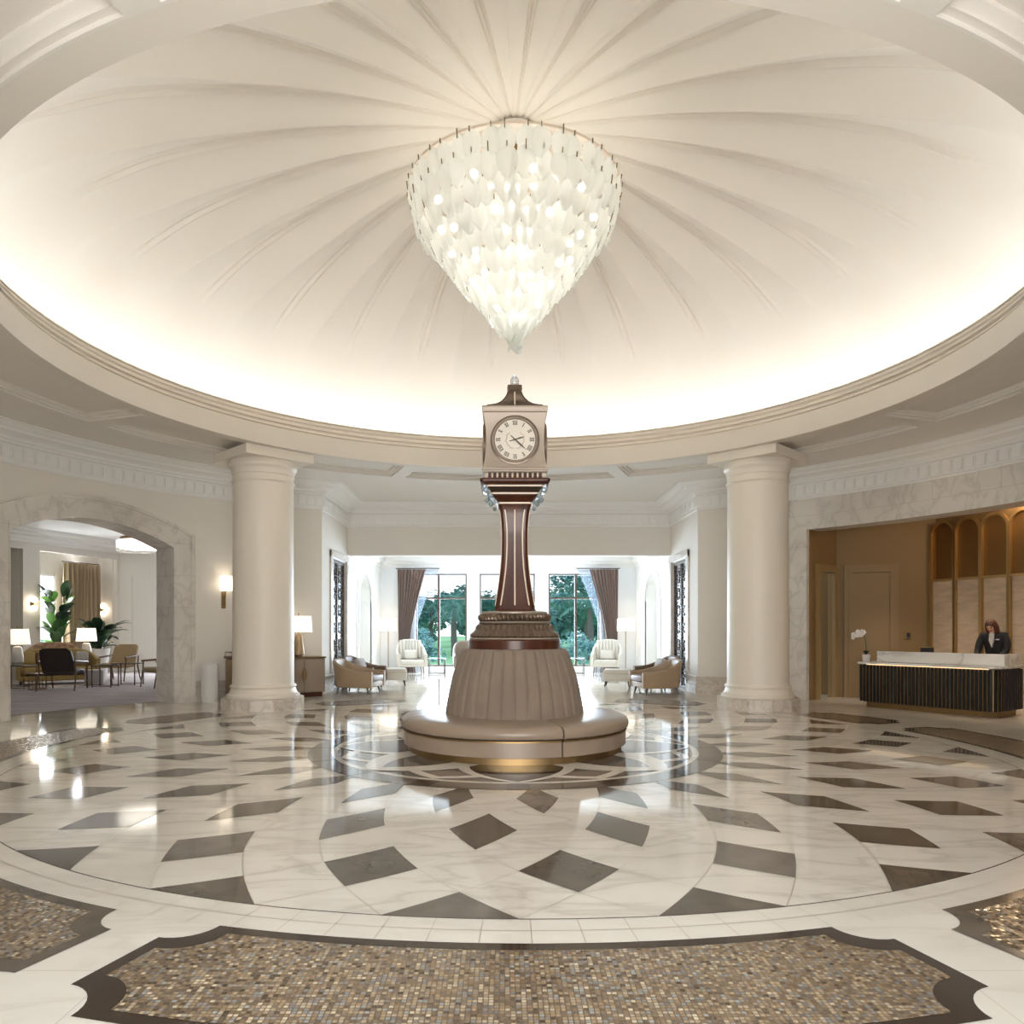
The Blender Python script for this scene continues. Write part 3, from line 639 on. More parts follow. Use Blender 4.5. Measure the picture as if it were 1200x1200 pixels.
# dials: drawn in the XZ plane facing -Y
def roman(mb, txt, ang, R):
    wI = .013; wid = {'I': .0165, 'V': .028, 'X': .028}; tot = sum(wid[c] for c in txt); x = -tot/2; h = .046
    M = Matrix.Rotation(-radians(ang), 4, 'Y') if 0 else Matrix.Rotation(radians(ang), 4, 'Y')
    def bar(x0, z0, x1, z1, t):
        d = Vector((x1-x0, 0, z1-z0)); n = Vector((-d.z, 0, d.x)).normalized()*t/2; y = -.004
        mb.add([(x0+n.x, y, R+z0+n.z), (x1+n.x, y, R+z1+n.z), (x1-n.x, y, R+z1-n.z), (x0-n.x, y, R+z0-n.z)], [(0, 1, 2, 3)], 0, M)
    for c in txt:
        w_ = wid[c]
        if c == 'I': bar(x+w_/2, -h/2, x+w_/2, h/2, .0095)
        elif c == 'V': bar(x+.004, h/2, x+w_/2, -h/2, .010); bar(x+w_-.004, h/2, x+w_/2, -h/2, .005)
        else: bar(x+.004, h/2, x+w_-.004, -h/2, .010); bar(x+w_-.004, h/2, x+.004, -h/2, .005)
        x += w_
    bar(-tot/2, h/2, tot/2, h/2, .004); bar(-tot/2, -h/2, tot/2, -h/2, .004)
for s in range(4):
    m = MB(); RX = Matrix.Rotation(pi/2, 4, 'X'); m.lathe([(0, .008), (.252, .008), (.252, -.02), (0, -.02)], 64, M=RX)
    d = put('dial', m, 'dial_cream', ck, ang=30); p = Matrix.Rotation(s*pi/2, 4, 'Z') @ Vector((0, -.368, 3.697-1.211)); d.location = p; d.rotation_euler.z = s*pi/2
    m = MB(); m.lathe([(.246, .006), (.25, .018), (.257, .022), (.263, .015), (.268, .02), (.275, .012), (.278, -.02)], 96, M=RX); put('bezel', m, 'champagne', d)
    m = MB(); m.lathe([(.275, .004), (.277, .012), (.289, .010), (.292, -.02)], 96, M=RX); m.lathe([(.240, .0085), (.247, .0085), (.247, .007)], 96, M=RX); put('dark_ring', m, 'carved_bronze', d, weld=False)
    if s == 0:
        m = MB()
        for k, t in enumerate(['XII', 'I', 'II', 'III', 'IIII', 'V', 'VI', 'VII', 'VIII', 'IX', 'X', 'XI']): roman(m, t, 30*k, .200)
        put('numerals', m, 'dial_ink', d, loc=(0, -.008, 0), weld=False)
        m = MB(); m.lathe([(.0, 0), (.0, .0)], 3) if 0 else None
        for sd in (-1, 1):
            for k in range(9):
                a = radians(200+sd*0)*0+radians(-90+sd*(18+15*k)); r = .105+.006*sin(k*2); c = Vector((r*cos(a), -.0095, r*sin(a)))
                t_ = a+sd*pi/2+(.6 if k % 2 else -.6)*sd; e1 = Vector((cos(t_), 0, sin(t_)))*.022; e2 = Vector((-sin(t_), 0, cos(t_)))*.006
                m.add([c-e1, c+e2, c+e1, c-e2], [(0, 1, 2, 3)])
            P = [Vector((.105*cos(radians(-90+sd*q)), -.0095, .105*sin(radians(-90+sd*q)))) for q in range(5, 140, 10)]
            m.tube(P, .0025, 4)
        put('laurel_wreath', m, 'wreath_ink', d, weld=False)
        for nm, ang, L_, w_ in (('hour_hand', 73, .125, .011), ('minute_hand', 133, .185, .012)):
            a = radians(ang); e = Vector((sin(a), 0, cos(a))); n = Vector((cos(a), 0, -sin(a)))*w_; y = Vector((0, -.017 if nm[0] == 'h' else -.021, 0))
            m = MB(); pts = [-e*.07-n*.4, -e*.07+n*.4, e*L_*.55+n*.9, e*L_, e*L_*.55-n*.9]
            m.add([p+y for p in pts]+[p+y+Vector((0, .003, 0)) for p in pts], [(0, 1, 2, 3, 4), (9, 8, 7, 6, 5)]+[(i, (i+1) % 5, 5+(i+1) % 5, 5+i) for i in range(5)]); put(nm, m, 'dial_ink', d)
        m = MB(); m.lathe([(0, .026), (.01, .024), (.012, .008)], 12, M=RX); put('hand_hub', m, 'dial_ink', d)
# ---------------------------------------------------------------- chandelier
ch = thing('petal_chandelier', 'large tiered chandelier of frosted glass petals hanging from the dome above the clock', 'chandelier', (0, 0, 7.5))
def hput(name, m, mats, par=ch, **k): m.v = [(x, y, z-7.5) for x, y, z in m.v]; return put(name, m, mats, par, **k)
m = MB(); m.lathe([(0, 7.56), (.30, 7.56), (.31, 7.52), (.30, 7.46), (.27, 7.43), (0, 7.43)], 48); hput('ceiling_canopy', m, 'cream_plaster')
m = MB(); m.tube([(0, 0, 7.49), (0, 0, 5.1)], .035, 12); hput('stem', m, 'brass')
m = MB(); m.lathe([(1.24, 6.82), (1.30, 6.82), (1.30, 6.85), (1.24, 6.85), (1.24, 6.82)], 96)
for k in range(6): a = k*pi/3; m.tube([(0, 0, 6.84), (1.25*cos(a), 1.25*sin(a), 6.84)], .012, 6)
hput('top_frame', m, 'champagne_light')
tiers = [(1.29, 6.82, 42), (1.255, 6.62, 40), (1.16, 6.43, 37), (1.02, 6.24, 33), (.885, 6.06, 29), (.74, 5.88, 24), (.575, 5.70, 19), (.43, 5.53, 15), (.30, 5.38, 11), (.17, 5.25, 7), (.05, 5.17, 3)]
def petal_mesh(mb, M):
    W, H = .120, .325; n = 9; vs = []; fs = []; cols = 5
    for j in range(n):
        t = j/(n-1); wd = W*(sin(pi*(.06+.90*t**.8))**.75)*(1.0 if t < .85 else 1.0); z = -H*t
        for i in range(cols): u = i/(cols-1)*2-1; vs.append((u*wd, .028*(1-u*u)*1.0-.035*t*t, z))
    for j in range(n-1):
        for i in range(cols-1): k = j*cols+i; fs.append((k, k+1, k+cols+1, k+cols))
    mb.add(vs, fs, 0, M)
allp = []
for ti, (r, z, n) in enumerate(tiers):
    for k in range(n):
        a = 2*pi*(k+.5*(ti % 2))/n+.02*sin(k*3+ti); rr = r+random.uniform(-.008, .008)
        tilt = -.12 if ti < 2 else -.36
        M = Matrix.Translation((rr*cos(a), rr*sin(a), z)) @ Matrix.Rotation(a-pi/2, 4, 'Z') @ Matrix.Rotation(tilt+random.uniform(-.04, .04), 4, 'X')
        allp.append((rr*sin(a)*1.0+.15*z, M))
allp.sort(key=lambda p: p[0])
pm = MB(); petal_mesh(pm, None); proto = put('glass_petal', pm, 'petal_glass', ch); first = True
for i, (_, M) in enumerate(allp[:100]):
    o = proto if i == 0 else proto.copy()
    if i: COL.objects.link(o); o.parent = ch
    o.matrix_local = Matrix.Translation((0, 0, -7.5)) @ M
rest = MB()
for _, M in allp[100:]: petal_mesh(rest, M)
r_ = hput('glass_petals', rest, 'petal_glass', weld=False); r_['kind'] = 'stuff'
hk = MB()
for i, (_, M) in enumerate(allp):
    if True: hk.box((0, .03, -.0), (.010, .012, .055 if i % 3 else .10), 0, M)
h_ = hput('petal_hooks', hk, 'brass', weld=False); h_['kind'] = 'stuff'
for (r, z, n, a0) in ((.98, 6.55, 9, .2), (.82, 6.2, 8, .5), (.58, 5.86, 6, .1), (.36, 5.55, 4, .6), (.13, 5.28, 2, 0.3)):
    for k in range(n):
        a = a0+2*pi*k/n-pi/2; m = MB(); m.ball((r*cos(a), r*sin(a), z), .038); m.tube([(r*cos(a), r*sin(a), z+.035), (r*cos(a)*.5, r*sin(a)*.5, z+.12), (0, 0, z+.15)], .006, 5, 0)
        k2 = len(m.f)
        bm_ = MB(); bm_.ball((r*cos(a), r*sin(a), z), .045); hput('bulb', bm_, 'bulb_glow')
for z, r, p in ((6.4, .5, 5), (5.9, .3, 3)): point_light('chandelier_light', (0, 0, z), p, (1, .92, .80), r)
# ---------------------------------------------------------------- mirrored niche screens in the alcove
for s, w1 in ((-1, 'left'), (1, 'right')):
    t = thing('niche_screen', f'tall dark mirrored lattice screen in the marble niche on the {w1} alcove wall', 'screen', (s*(AX+.075), 8.975, 0), 0, 'lattice screens in the alcove niches')
    m = MB(); m.box((0, 0, 1.54), (.02, 1.44, 3.06)); put('mirror_panel', m, 'antique_mirror', t)
    m = MB(); x = -s*.022
    for z in (.03, 3.05): m.box((x, 0, z), (.03, 1.46, .05))
    for y in (-.715, 0, .715): m.box((x, y, 1.54), (.03, .035, 3.0))
    for j in range(14):
        for y in (-.36, .36):
            z = .2+.21*j
            P = [(x, y+.27*cos(a)*(1 if j % 2 else .6), z+.14*sin(a)) for a in [2*pi*q/16 for q in range(16)]]; m.tube(P, .011, 4, closed=True)
            m.tube([(x, y-.34, z), (x, y+.34, z)], .009, 4)
    put('lattice', m, 'dark_bronze', t, weld=False)
# ---------------------------------------------------------------- lounge shell beyond the arch
LW = [(-16.0, 4.1), (-12.93, 15.6)]   # left wall line, hosts a deep window bay
lf = linemap(*LW); LL = hypot(LW[1][0]-LW[0][0], LW[1][1]-LW[0][1])
def lpos(s, o): return lf(s, o)
S0 = LL-4.14                          # wall parameter of the point seen at the arch's left edge
mb = MB(); planewall(mb, LW[0], LW[1], [(S0-1.9, S0+.50, 0, 3.72), (S0+1.07, S0+4.02, 0, 3.72)], 4.3, .16)
planewall(mb, lf(0, .75), lf(LL+.9, .75), [(S0+.9, S0+2.35, .5, 3.1)], 4.3, .12)
for s in (S0-1.9, S0+.50, S0+1.07, S0+4.02): mb.box((0, 0, 2.0), (.05, .62, 4.0), 0, Matrix.Translation((*lf(s, .45), 0)) @ Matrix.Rotation(atan2(LW[1][1]-LW[0][1], LW[1][0]-LW[0][0]), 4, 'Z'))
struct('wall_lounge_left', mb, 'lounge_paint')
mb = MB(); planewall(mb, (-13.6, 15.6), (-5.5, 15.6), [(2.95, 4.3, .15, 3.05)], 4.3, .12)
for x0, x1, z0, z1 in ((-12.55, -12.5, .4, 3.25), (-11.25, -11.2, .4, 3.25), (-12.55, -11.2, 3.2, 3.25), (-12.55, -11.2, .4, .45)): mb.box(((x0+x1)/2, 15.585, (z0+z1)/2), (x1-x0, .03, z1-z0))
struct('wall_lounge_back', mb, 'lounge_paint')
mb = MB(); planewall(mb, (-5.5, 15.8), (-5.2, 7.6), [], 4.3, .12); planewall(mb, (-16.9, 4.1), (-8.6, 1.4), [], 4.3, .12); struct('wall_lounge_right', mb, 'lounge_paint')
mb = MB(); mb.poly([(-17.5, 16.2), (-17.0, 1), (-8.9, 1.0)]+[pol(8.6, p) for p in (-78, -72, -66, -60, -54, -48, -42, -36)]+[(-5.2, 16.2)], 4.3)
mb.box((-13.0, 10.5, 4.24), (2.2, 7, .05), 0, Matrix.Identity(4)) if 0 else None
struct('ceiling_lounge', mb, 'white_paint')
mb = MB(); mb.sweep([LW[0], LW[1], (-5.5, 15.6)], [(0, 3.92), (.03, 3.92), (.05, 3.97), (.10, 4.0), (.12, 4.08), (.22, 4.12), (.26, 4.18), (.38, 4.21), (.42, 4.27), (.42, 4.3)]); struct('trim_9', mb, 'white_paint')
mb = MB()
a_, b_ = S0+.9, S0+2.35
def wbar(s0, s1, z0, z1, t=.05):
    c = lf((s0+s1)/2, .80); mb.box((0, 0, (z0+z1)/2), (s1-s0, t, z1-z0), 0, Matrix.Translation((*c, 0)) @ Matrix.Rotation(atan2(LW[1][1]-LW[0][1], LW[1][0]-LW[0][0]), 4, 'Z'))
for s in (a_+.03, (a_+b_)/2, b_-.03): wbar(s-.03, s+.03, .5, 3.1)
for z in (.53, 2.55, 3.07): wbar(a_, b_, z-.03, z+.03)
struct('window_4', mb, 'window_frame_white')
# ---------------------------------------------------------------- reception shell
E0, E1, F0, F1 = (6.05, 5.85), (6.90, 6.55), (8.62, 6.08), (10.2, .65)
mb = MB(); planewall(mb, E0, E1, [(.33, .92, 0, 2.62)], 4.0, .1); planewall(mb, (E1[0]-.02, E1[1]+.01), (F0[0]+.3, F0[1]-.08), [], 4.0, .1)
planewall(mb, (F0[0]+.06, F0[1]+.1), (F1[0]+.06, F1[1]), [], 4.0, .1); planewall(mb, F1, (8.0, -2.2), [], 4.0, .1)
mb.box((6.95, 7.15, 1.4), (1.6, .05, 2.8))
struct('wall_reception', mb, 'tan_wall')
mb = MB(); mb.poly([(5.9, 6.0), (6.9, 7.0), (9.2, 6.4), (10.5, .4), (8.1, -2.3)]+[pol(8.37, p) for p in frange(101, 45.6, 14)], 4.0); struct('ceiling_reception', mb, 'brown_ceiling')
def casing(mb, P, Q, s0, s1, zt, wd, o=-.03):
    f = linemap(P, Q); M = lambda s: Matrix.Translation((*f(s, o), 0)) @ Matrix.Rotation(atan2(Q[1]-P[1], Q[0]-P[0]), 4, 'Z')
    for w_, t in ((wd, .04), (wd*.45, .07)):
        mb.box((0, 0, (zt+w_)/2), (w_, t, zt+w_), 0, M(s0-w_/2)); mb.box((0, 0, (zt+w_)/2), (w_, t, zt+w_), 0, M(s1+w_/2)); mb.box((0, 0, zt+w_/2), (s1-s0, t, w_), 0, M((s0+s1)/2))
mb = MB(); casing(mb, E0, E1, .33, .92, 2.62, .14); struct('trim_10', mb, 'tan_trim')
mb = MB(); casing(mb, E1, F0, .30, 1.02, 2.62, .16); f = linemap(E1, F0)
mb.box((0, 0, 1.31), (.72, .03, 2.6), 0, Matrix.Translation((*f(.66, -.015), 0)) @ Matrix.Rotation(atan2(F0[1]-E1[1], F0[0]-E1[0]), 4, 'Z')); struct('door_1', mb, 'tan_panel')
# arched gold wall panels
fd = linemap(F0, F1); fa = atan2(F1[1]-F0[1], F1[0]-F0[0])
PW = .575
for k in range(8):
    t = thing('arched_wall_panel', ['first gold-framed arched wall panel, beside the tan wall', 'second gold-framed arched wall panel from the tan wall', 'third gold-framed arched wall panel from the tan wall, left behind the receptionist', 'fourth gold-framed arched wall panel, at the photo edge'][k] if k < 4 else 'gold-framed arched wall panel beyond the photo edge', 'wall panel', (*fd(.05+PW*(k+.5), -.01), 0), fa, 'arched gold panels behind the desk')
    h = PW/2; m = MB()
    def arcpts(r, zc, x0=0): return [(x0-r*cos(a), zc+r*sin(a)) for a in frange(0, pi, 20)]
    ro, ri, zc = h+.015, h-.035, 3.31
    O = [(-ro, 0)]+arcpts(ro, zc)+[(ro, 0)]; I = [(-ri, 0)]+arcpts(ri, zc)+[(ri, 0)]; n = len(O)
    vs = [(x, -.07, z) for x, z in O]+[(x, -.07, z) for x, z in I]+[(x, 0, z) for x, z in O]+[(x, 0, z) for x, z in I]
    m.add(vs, [(i, i+1, n+i+1, n+i) for i in range(n-1)]+[(2*n+i+1, 2*n+i, i, i+1) for i in range(n-1)]+[(n+i, n+i+1, 3*n+i+1, 3*n+i) for i in range(n-1)]); put('arch_frame', m, 'gold_frame', t)
    m = MB(); m.box((0, -.03, 2.42), (2*ri, .06, .045)); put('cross_rail', m, 'gold_frame', t)
    m = MB(); vs = [(-ri, -.012, 2.44)]+[(x, -.012, z) for x, z in arcpts(ri, zc)]+[(ri, -.012, 2.44)]; m.add(vs, [list(range(len(vs)))]); put('bronze_panel', m, 'gold_panel', t)
    m = MB(); m.box((0, -.008, 1.2), (2*ri, .016, 2.4)); put('stone_panel', m, 'stone_panel', t)
def spot(name, loc, power, color, ang, r=.05):
    d = bpy.data.lights.new(name, 'SPOT'); d.energy = power; d.color = color; d.spot_size = radians(ang); d.spot_blend = .6; d.shadow_soft_size = r
    o = bpy.data.objects.new(name, d); COL.objects.link(o); o.location = loc; return o
spot('reception_fill', (7.45, 4.85, 3.92), 110, (1, .86, .68), 74); spot('reception_fill', (8.5, 3.0, 3.92), 110, (1, .86, .68), 74)  # added lamps without fixtures, to brighten the desk and reception walls
point_light('reception_fill', (7.6, 3.6, 3.7), 14, (1, .70, .42), .15)
point_light('reception_fill', (9.0, 3.9, 3.75), 28, (1, .74, .46), .12)
# ---------------------------------------------------------------- reception desk
D0 = Vector((6.46, 4.65)); du = Vector((.565, -.825)); dn = Vector((.825, .565)); DL = 2.34; ra = atan2(du.y, du.x)
dk = thing('reception_desk', 'long reception desk with black vertical slats, gold plinth and white marble top', 'reception desk', (D0.x, D0.y, 0), ra)
# local x runs along the front, local +y goes behind the desk
def outline(i=0, cr=.28, depth=1.0):
    P = [(i, depth-i), (i, i+.02), (i+.02, i)]
    P += [(DL-cr+(cr-i)*sin(a), cr-(cr-i)*cos(a)) for a in frange(0, pi/2*.98, 10)]
    return P
ext = [(DL+.0, 3.2)]
def dpoly(i): P = outline(i, .18); return P[:-1]+[(DL-i+.0, .2), (DL-i, 1.0-i)]
m = MB(); m.prism([(.1, .9), (.1, .1), (DL-.26, .10), (DL-.10, .24), (DL-.10, .9)], 0, .10); put('plinth', m, 'brass', dk)
m = MB(); m.prism(dpoly(.05), .10, .79); put('desk_body', m, 'slat_back', dk)
slat = MB(); slat.rbox((0, 0, .445), (.042, .03, .67), .008); n = 0; sp = None; P = [(0.03, .0)]
path = []
for i in range(35): path.append((.035+.0635*i, .027, 0))
for a in (20, 45, 70): path.append((DL-.18+.155*sin(radians(a)), .18-.155*cos(radians(a)), radians(a)))
for i in range(12): path.append((DL-.025, .22+.0635*i, pi/2))
for i in range(6): path.append((.025, .10+.0635*i*2, -pi/2))
for i, (x, y, r) in enumerate(path):
    if sp is None: sp = put('slat', slat, 'black_slat', dk); o = sp
    else: o = sp.copy(); COL.objects.link(o); o.parent = dk
    o.location = (x, y, 0); o.rotation_euler.z = r
m = MB()
for x, y, r in path[:38]:
    m.box((0, 0, .445), (.006, .012, .67), 0, Matrix.Translation((x+.032*cos(r), y+.032*sin(r)+.004, 0)) @ Matrix.Rotation(r, 4, 'Z'))
put('gold_edge_strips', m, 'gold_frame', dk, weld=False)
m = MB(); m.prism([(x-.0, y) for x, y in dpoly(-.02)], .80, .835); put('marble_ledge', m, 'desk_marble', dk)
m = MB(); m.rbox((DL/2+.08, .32, .935), (DL-.22, .06, .195), .006); m.rbox((DL-.08, .66, .935), (.06, .72, .195), .006); put('marble_screen', m, 'desk_marble', dk)
m = MB(); m.box((DL/2, .012, .792), (DL-.3, .012, .006)); put('light_strip', m, 'strip_glow', dk)
def dl(x, y, z=0): q = D0+du*x+Vector((-du.y, du.x))*y; return (q.x, q.y, z)
# orchid on the ledge
t = thing('potted_orchid', 'white orchid in a white pot on the left end of the reception desk', 'plant', dl(.07, .14, .8355))
m = MB(); m.lathe([(0, 0), (.055, 0), (.075, .13), (.066, .13), (.05, .02), (0, .02)], 20); put('pot', m, 'white_lacquer', t)
m = MB(); m.lathe([(0, .02), (.055, .02), (.064, .11), (0, .12)], 14); put('potting_bark', m, 'soil', t)
m = MB()
for k in range(6):
    a = k*1.05+.3; m.add([(0, 0, .11), (.05*cos(a)-.025*sin(a), .05*sin(a)+.025*cos(a), .20), (.13*cos(a), .13*sin(a), .19+.02*(k % 2)), (.05*cos(a)+.025*sin(a), .05*sin(a)-.025*cos(a), .20)], [(0, 1, 2, 3)])
put('leaf', m, 'leaf_dark', t, weld=False)
m = MB(); m.tube([(0, 0, .1), (.0, 0, .3), (-.02, .01, .45), (-.07, .03, .54), (-.15, .06, .54), (-.22, .1, .48)], .007, 5); put('stem', m, 'leaf_dark', t)
fm = MB()
for k in range(5): a = k*2*pi/5; fm.ball((.026*cos(a), 0, .026*sin(a)), .024, 0, seg=8, ring=6, sc_=(1, .3, 1))
fo = put('blossom', fm, 'petal_white', t, weld=False)
for k, p in enumerate([(-.05, .0, .545), (-.10, .0, .50), (-.14, .03, .55), (-.17, .0, .49), (-.21, .06, .50), (-.23, .03, .45), (-.09, -.02, .56)]):
    o = fo if k == 0 else fo.copy()
    if k: COL.objects.link(o); o.parent = t
    o.location = p; o.rotation_euler = (0, .3*k, -.7+.2*k)
# small desk display and wall plate
t = thing('desk_display', 'small dark screen on a stand peeking above the reception desk top', 'display', dl(.98, .52, .79))
m = MB(); m.rbox((0, 0, .26), (.24, .02, .14), .006); put('screen', m, 'screen_dark', t)
m = MB(); m.box((0, 0, .325), (.24, .024, .012)); put('frame_top', m, 'tan_trim', t)
m = MB(); m.tube([(0, .02, 0), (0, .02, .22)], .01, 6); m.box((0, .02, .003), (.14, .1, .006)); put('stand', m, 'dark_bronze', t)
m = MB(); m.prism([(.36, .36), (DL-.16, .36), (DL-.16, .95), (.36, .95)], .75, .789); put('work_surface', m, 'taupe_lacquer', dk)
f = linemap(E1, F0); t = thing('wall_control_plate', 'small dark control plate on the tan wall between door and gold panels', 'control panel', (*f(1.36, -.012), 1.30), atan2(F0[1]-E1[1], F0[0]-E1[0]))
m = MB(); m.rbox((0, 0, 0), (.10, .02, .14), .004); put('plate', m, 'brass', t)
m = MB(); m.box((0, -.012, .01), (.07, .006, .09)); put('display', m, 'screen_dark', t)

# ---------------------------------------------------------------- seating
def shell(w, d, z0, h_front, h_back, th, curve=.5, flare=.06):
    """U-shaped upholstered back and arms; front is -Y"""
    m = MB(); n = 28; rings = []
    def base(t):   # t 0..1 along the U
        a = -pi/2*0
        ang = pi*t; x = -cos(ang); x = math.copysign(abs(x)**curve, x)*w/2; y = (sin(ang)**.8)*d*.55-.0
        return x, y
    for i in range(n+1):
        t = i/n; ang = pi*t; k = sin(ang)
        x = math.copysign(abs(cos(ang))**curve, -cos(ang))*w/2; y = -d/2+d*(k**.62)
        hh = h_front+(h_back-h_front)*(k**1.6); fl = flare*k
        # inward direction
        ix, iy = -x/(w/2)*.9, (-(y+d/2)/d)*1.0; l = hypot(ix, iy) or 1; ix, iy = ix/l, iy/l
        rings.append([(x*.93, y*.96, z0), (x, y, z0+.05), (x+(-ix)*fl*.5, y-iy*fl*.5, z0+(hh-z0)*.6), (x-ix*fl, y-iy*fl, hh-.025), (x-ix*(fl-th*.5), y-iy*(fl-th*.5), hh), (x-ix*(fl-th), y-iy*(fl-th), hh-.03), (x+ix*th, y+iy*th, z0+.25), (x+ix*th, y+iy*th, z0)])
    m.loft(rings); return m
def legs(t, pts, h, r0, r1, mt, splay=.03):
    for x, y in pts:
        m = MB(); sx = math.copysign(splay, x); sy = math.copysign(splay, y); m.tube([(0, 0, h), (sx, sy, 0)], [r0, r1], 8); put('leg', m, mt, t, loc=(x, y, 0))
def armchair(label, loc, rz, fab, cush, h_back=.76, h_front=.5, w=.80, d=.82, seat=.40, pillow=None, legm='dark_leg', leg_h=.14, group=None, channels=0, name='armchair', cat='armchair'):
    t = thing(name, label, cat, loc, rz, group)
    put('back_shell', shell(w, d, leg_h, h_front, h_back, .09), fab, t, ang=45)
    m = MB(); m.rbox((0, -.05, leg_h+.07), (w-.10, d-.14, .13), .03); put('seat_frame', m, fab, t)
    m = MB(); m.rbox((0, -.08, seat-.06), (w-.20, d-.16, .15), .05); put('seat_cushion', m, cush, t)
    if channels:
        for k in range(channels):
            x = (k-(channels-1)/2)*(w-.24)/channels; m = MB(); m.rbox((0, 0, 0), ((w-.24)/channels*.98, .10, h_back-seat-.04), .035, 0, Matrix.Rotation(-.12, 4, 'X')); put('back_channel', m, cush, t, loc=(x, d/2-.16-.0*abs(x)-.35*x*x, (h_back+seat)/2))
    if pillow: m = MB(); m.rbox((0, 0, 0), (.42, .14, .30), .065, 0, Matrix.Rotation(-.3, 4, 'X')); put('pillow', m, pillow, t, loc=(0, .10, seat+.17))
    legs(t, [(sx*(w/2-.12), sy*(d/2-.14)) for sx in (-1, 1) for sy in (-1, 1)], leg_h+.02, .028, .014, legm)
    return t
G = 'tan leather armchairs in the alcove'
A1 = armchair('tan leather barrel armchair in front on the left of the alcove', (-3.40, 7.55, 0), radians(80), 'tan_leather', 'brown_leather', .77, .50, .92, .95, group=G)
dup(A1, (3.26, 7.4, 0), radians(-80), 'tan leather barrel armchair in front on the right of the alcove')
A2 = armchair('brown armchair with grey pillow behind the left barrel armchair', (-3.55, 9.0, 0), radians(75), 'brown_leather', 'grey_pillow', .78, .52, .84, .85, pillow='grey_pillow', group='pillow armchairs in the alcove')
dup(A2, (3.58, 8.9, 0), radians(-75), 'brown armchair with grey pillow behind the right barrel armchair')
def ottoman(label, loc, rz):
    t = thing('ottoman', label, 'ottoman', loc, rz, 'cream ottomans in the alcove')
    m = MB(); m.rbox((0, 0, .23), (.66, .6, .18), .03); put('upholstered_base', m, 'cream_fabric', t)
    m = MB(); m.rbox((0, 0, .37), (.68, .62, .12), .045); put('cushion', m, 'cream_fabric', t)
    legs(t, [(sx*.27, sy*.24) for sx in (-1, 1) for sy in (-1, 1)], .15, .025, .012, 'dark_leg')
    return t
O1 = ottoman('cream square ottoman beside the left pillow armchair', (-2.95, 9.75, 0), radians(10))
dup(O1, (2.70, 9.38, 0), radians(-12), 'cream square ottoman beside the right pillow armchair')
W1 = armchair('cream channel-backed armchair by the left garden curtain', (-3.0, 13.8, 0), radians(14), 'cream_fabric', 'cream_fabric', 1.10, .66, .92, .80, .46, 'cream_fabric', 'taupe_lacquer', .26, 'cream channel-backed armchairs by the windows', 7)
dup(W1, (3.03, 13.7, 0), radians(-14), 'cream channel-backed armchair by the right garden curtain')
armchair('taupe armchair partly hidden behind the left edge of the round bench', (-1.30, 13.75, 0), radians(8), 'taupe_lacquer', 'taupe_fabric', 1.06, .62, .8, .76, .46, leg_h=.22)
def side_table(label, loc, w=.52, h=.5, group=None, mt='dark_bronze', top='screen_dark'):
    t = thing('side_table', label, 'side table', loc, 0, group)
    m = MB(); m.rbox((0, 0, h-.01), (w, w*.8, .02), .004); put('table_top', m, top, t)
    for sx in (-1, 1):
        for sy in (-1, 1): m = MB(); m.box((sx*(w/2-.02), sy*(w*.4-.02), (h-.02)/2), (.022, .022, h-.02)); put('leg', m, mt, t)
    m = MB(); m.box((0, w*.4-.02, .03), (w-.06, .015, .015)); m.box((0, -w*.4+.02, .03), (w-.06, .015, .015)); put('stretcher', m, mt, t, weld=False)
    return t
T1 = side_table('slim dark metal side table left of the clock, by the garden window', (-2.22, 14.1, 0), group='slim metal side tables by the windows')
dup(T1, (2.12, 14.1, 0), 0, 'slim dark metal side table right of the clock, by the garden window')
def floor_lamp(label, loc):
    t = thing('floor_lamp', label, 'floor lamp', loc, 0, 'white-shaded floor lamps by the windows')
    m = MB(); m.cyl((0, 0), .15, 0, .02, 28); put('base', m, 'brass', t)
    m = MB(); m.tube([(0, 0, .02), (0, 0, 1.5)], .012, 8); put('pole', m, 'brass', t)
    m = MB(); m.lathe([(.275, 1.36), (.265, 1.74)], 32); m.lathe([(.27, 1.365), (.26, 1.735)], 32); put('shade', m, 'shade_fabric', t)
    m = MB(); m.ball((0, 0, 1.55), .04); put('bulb', m, 'sconce_glow', t)
    point_light('floor_lamp_light', (0, 0, 1.56), 5, WARM, .05, t); return t
L1 = floor_lamp('floor lamp with white drum shade left, beside the left garden curtain', (-3.80, 14.45, 0))
dup(L1, (3.72, 14.35, 0), 0, 'floor lamp with white drum shade right, beside the right garden curtain')
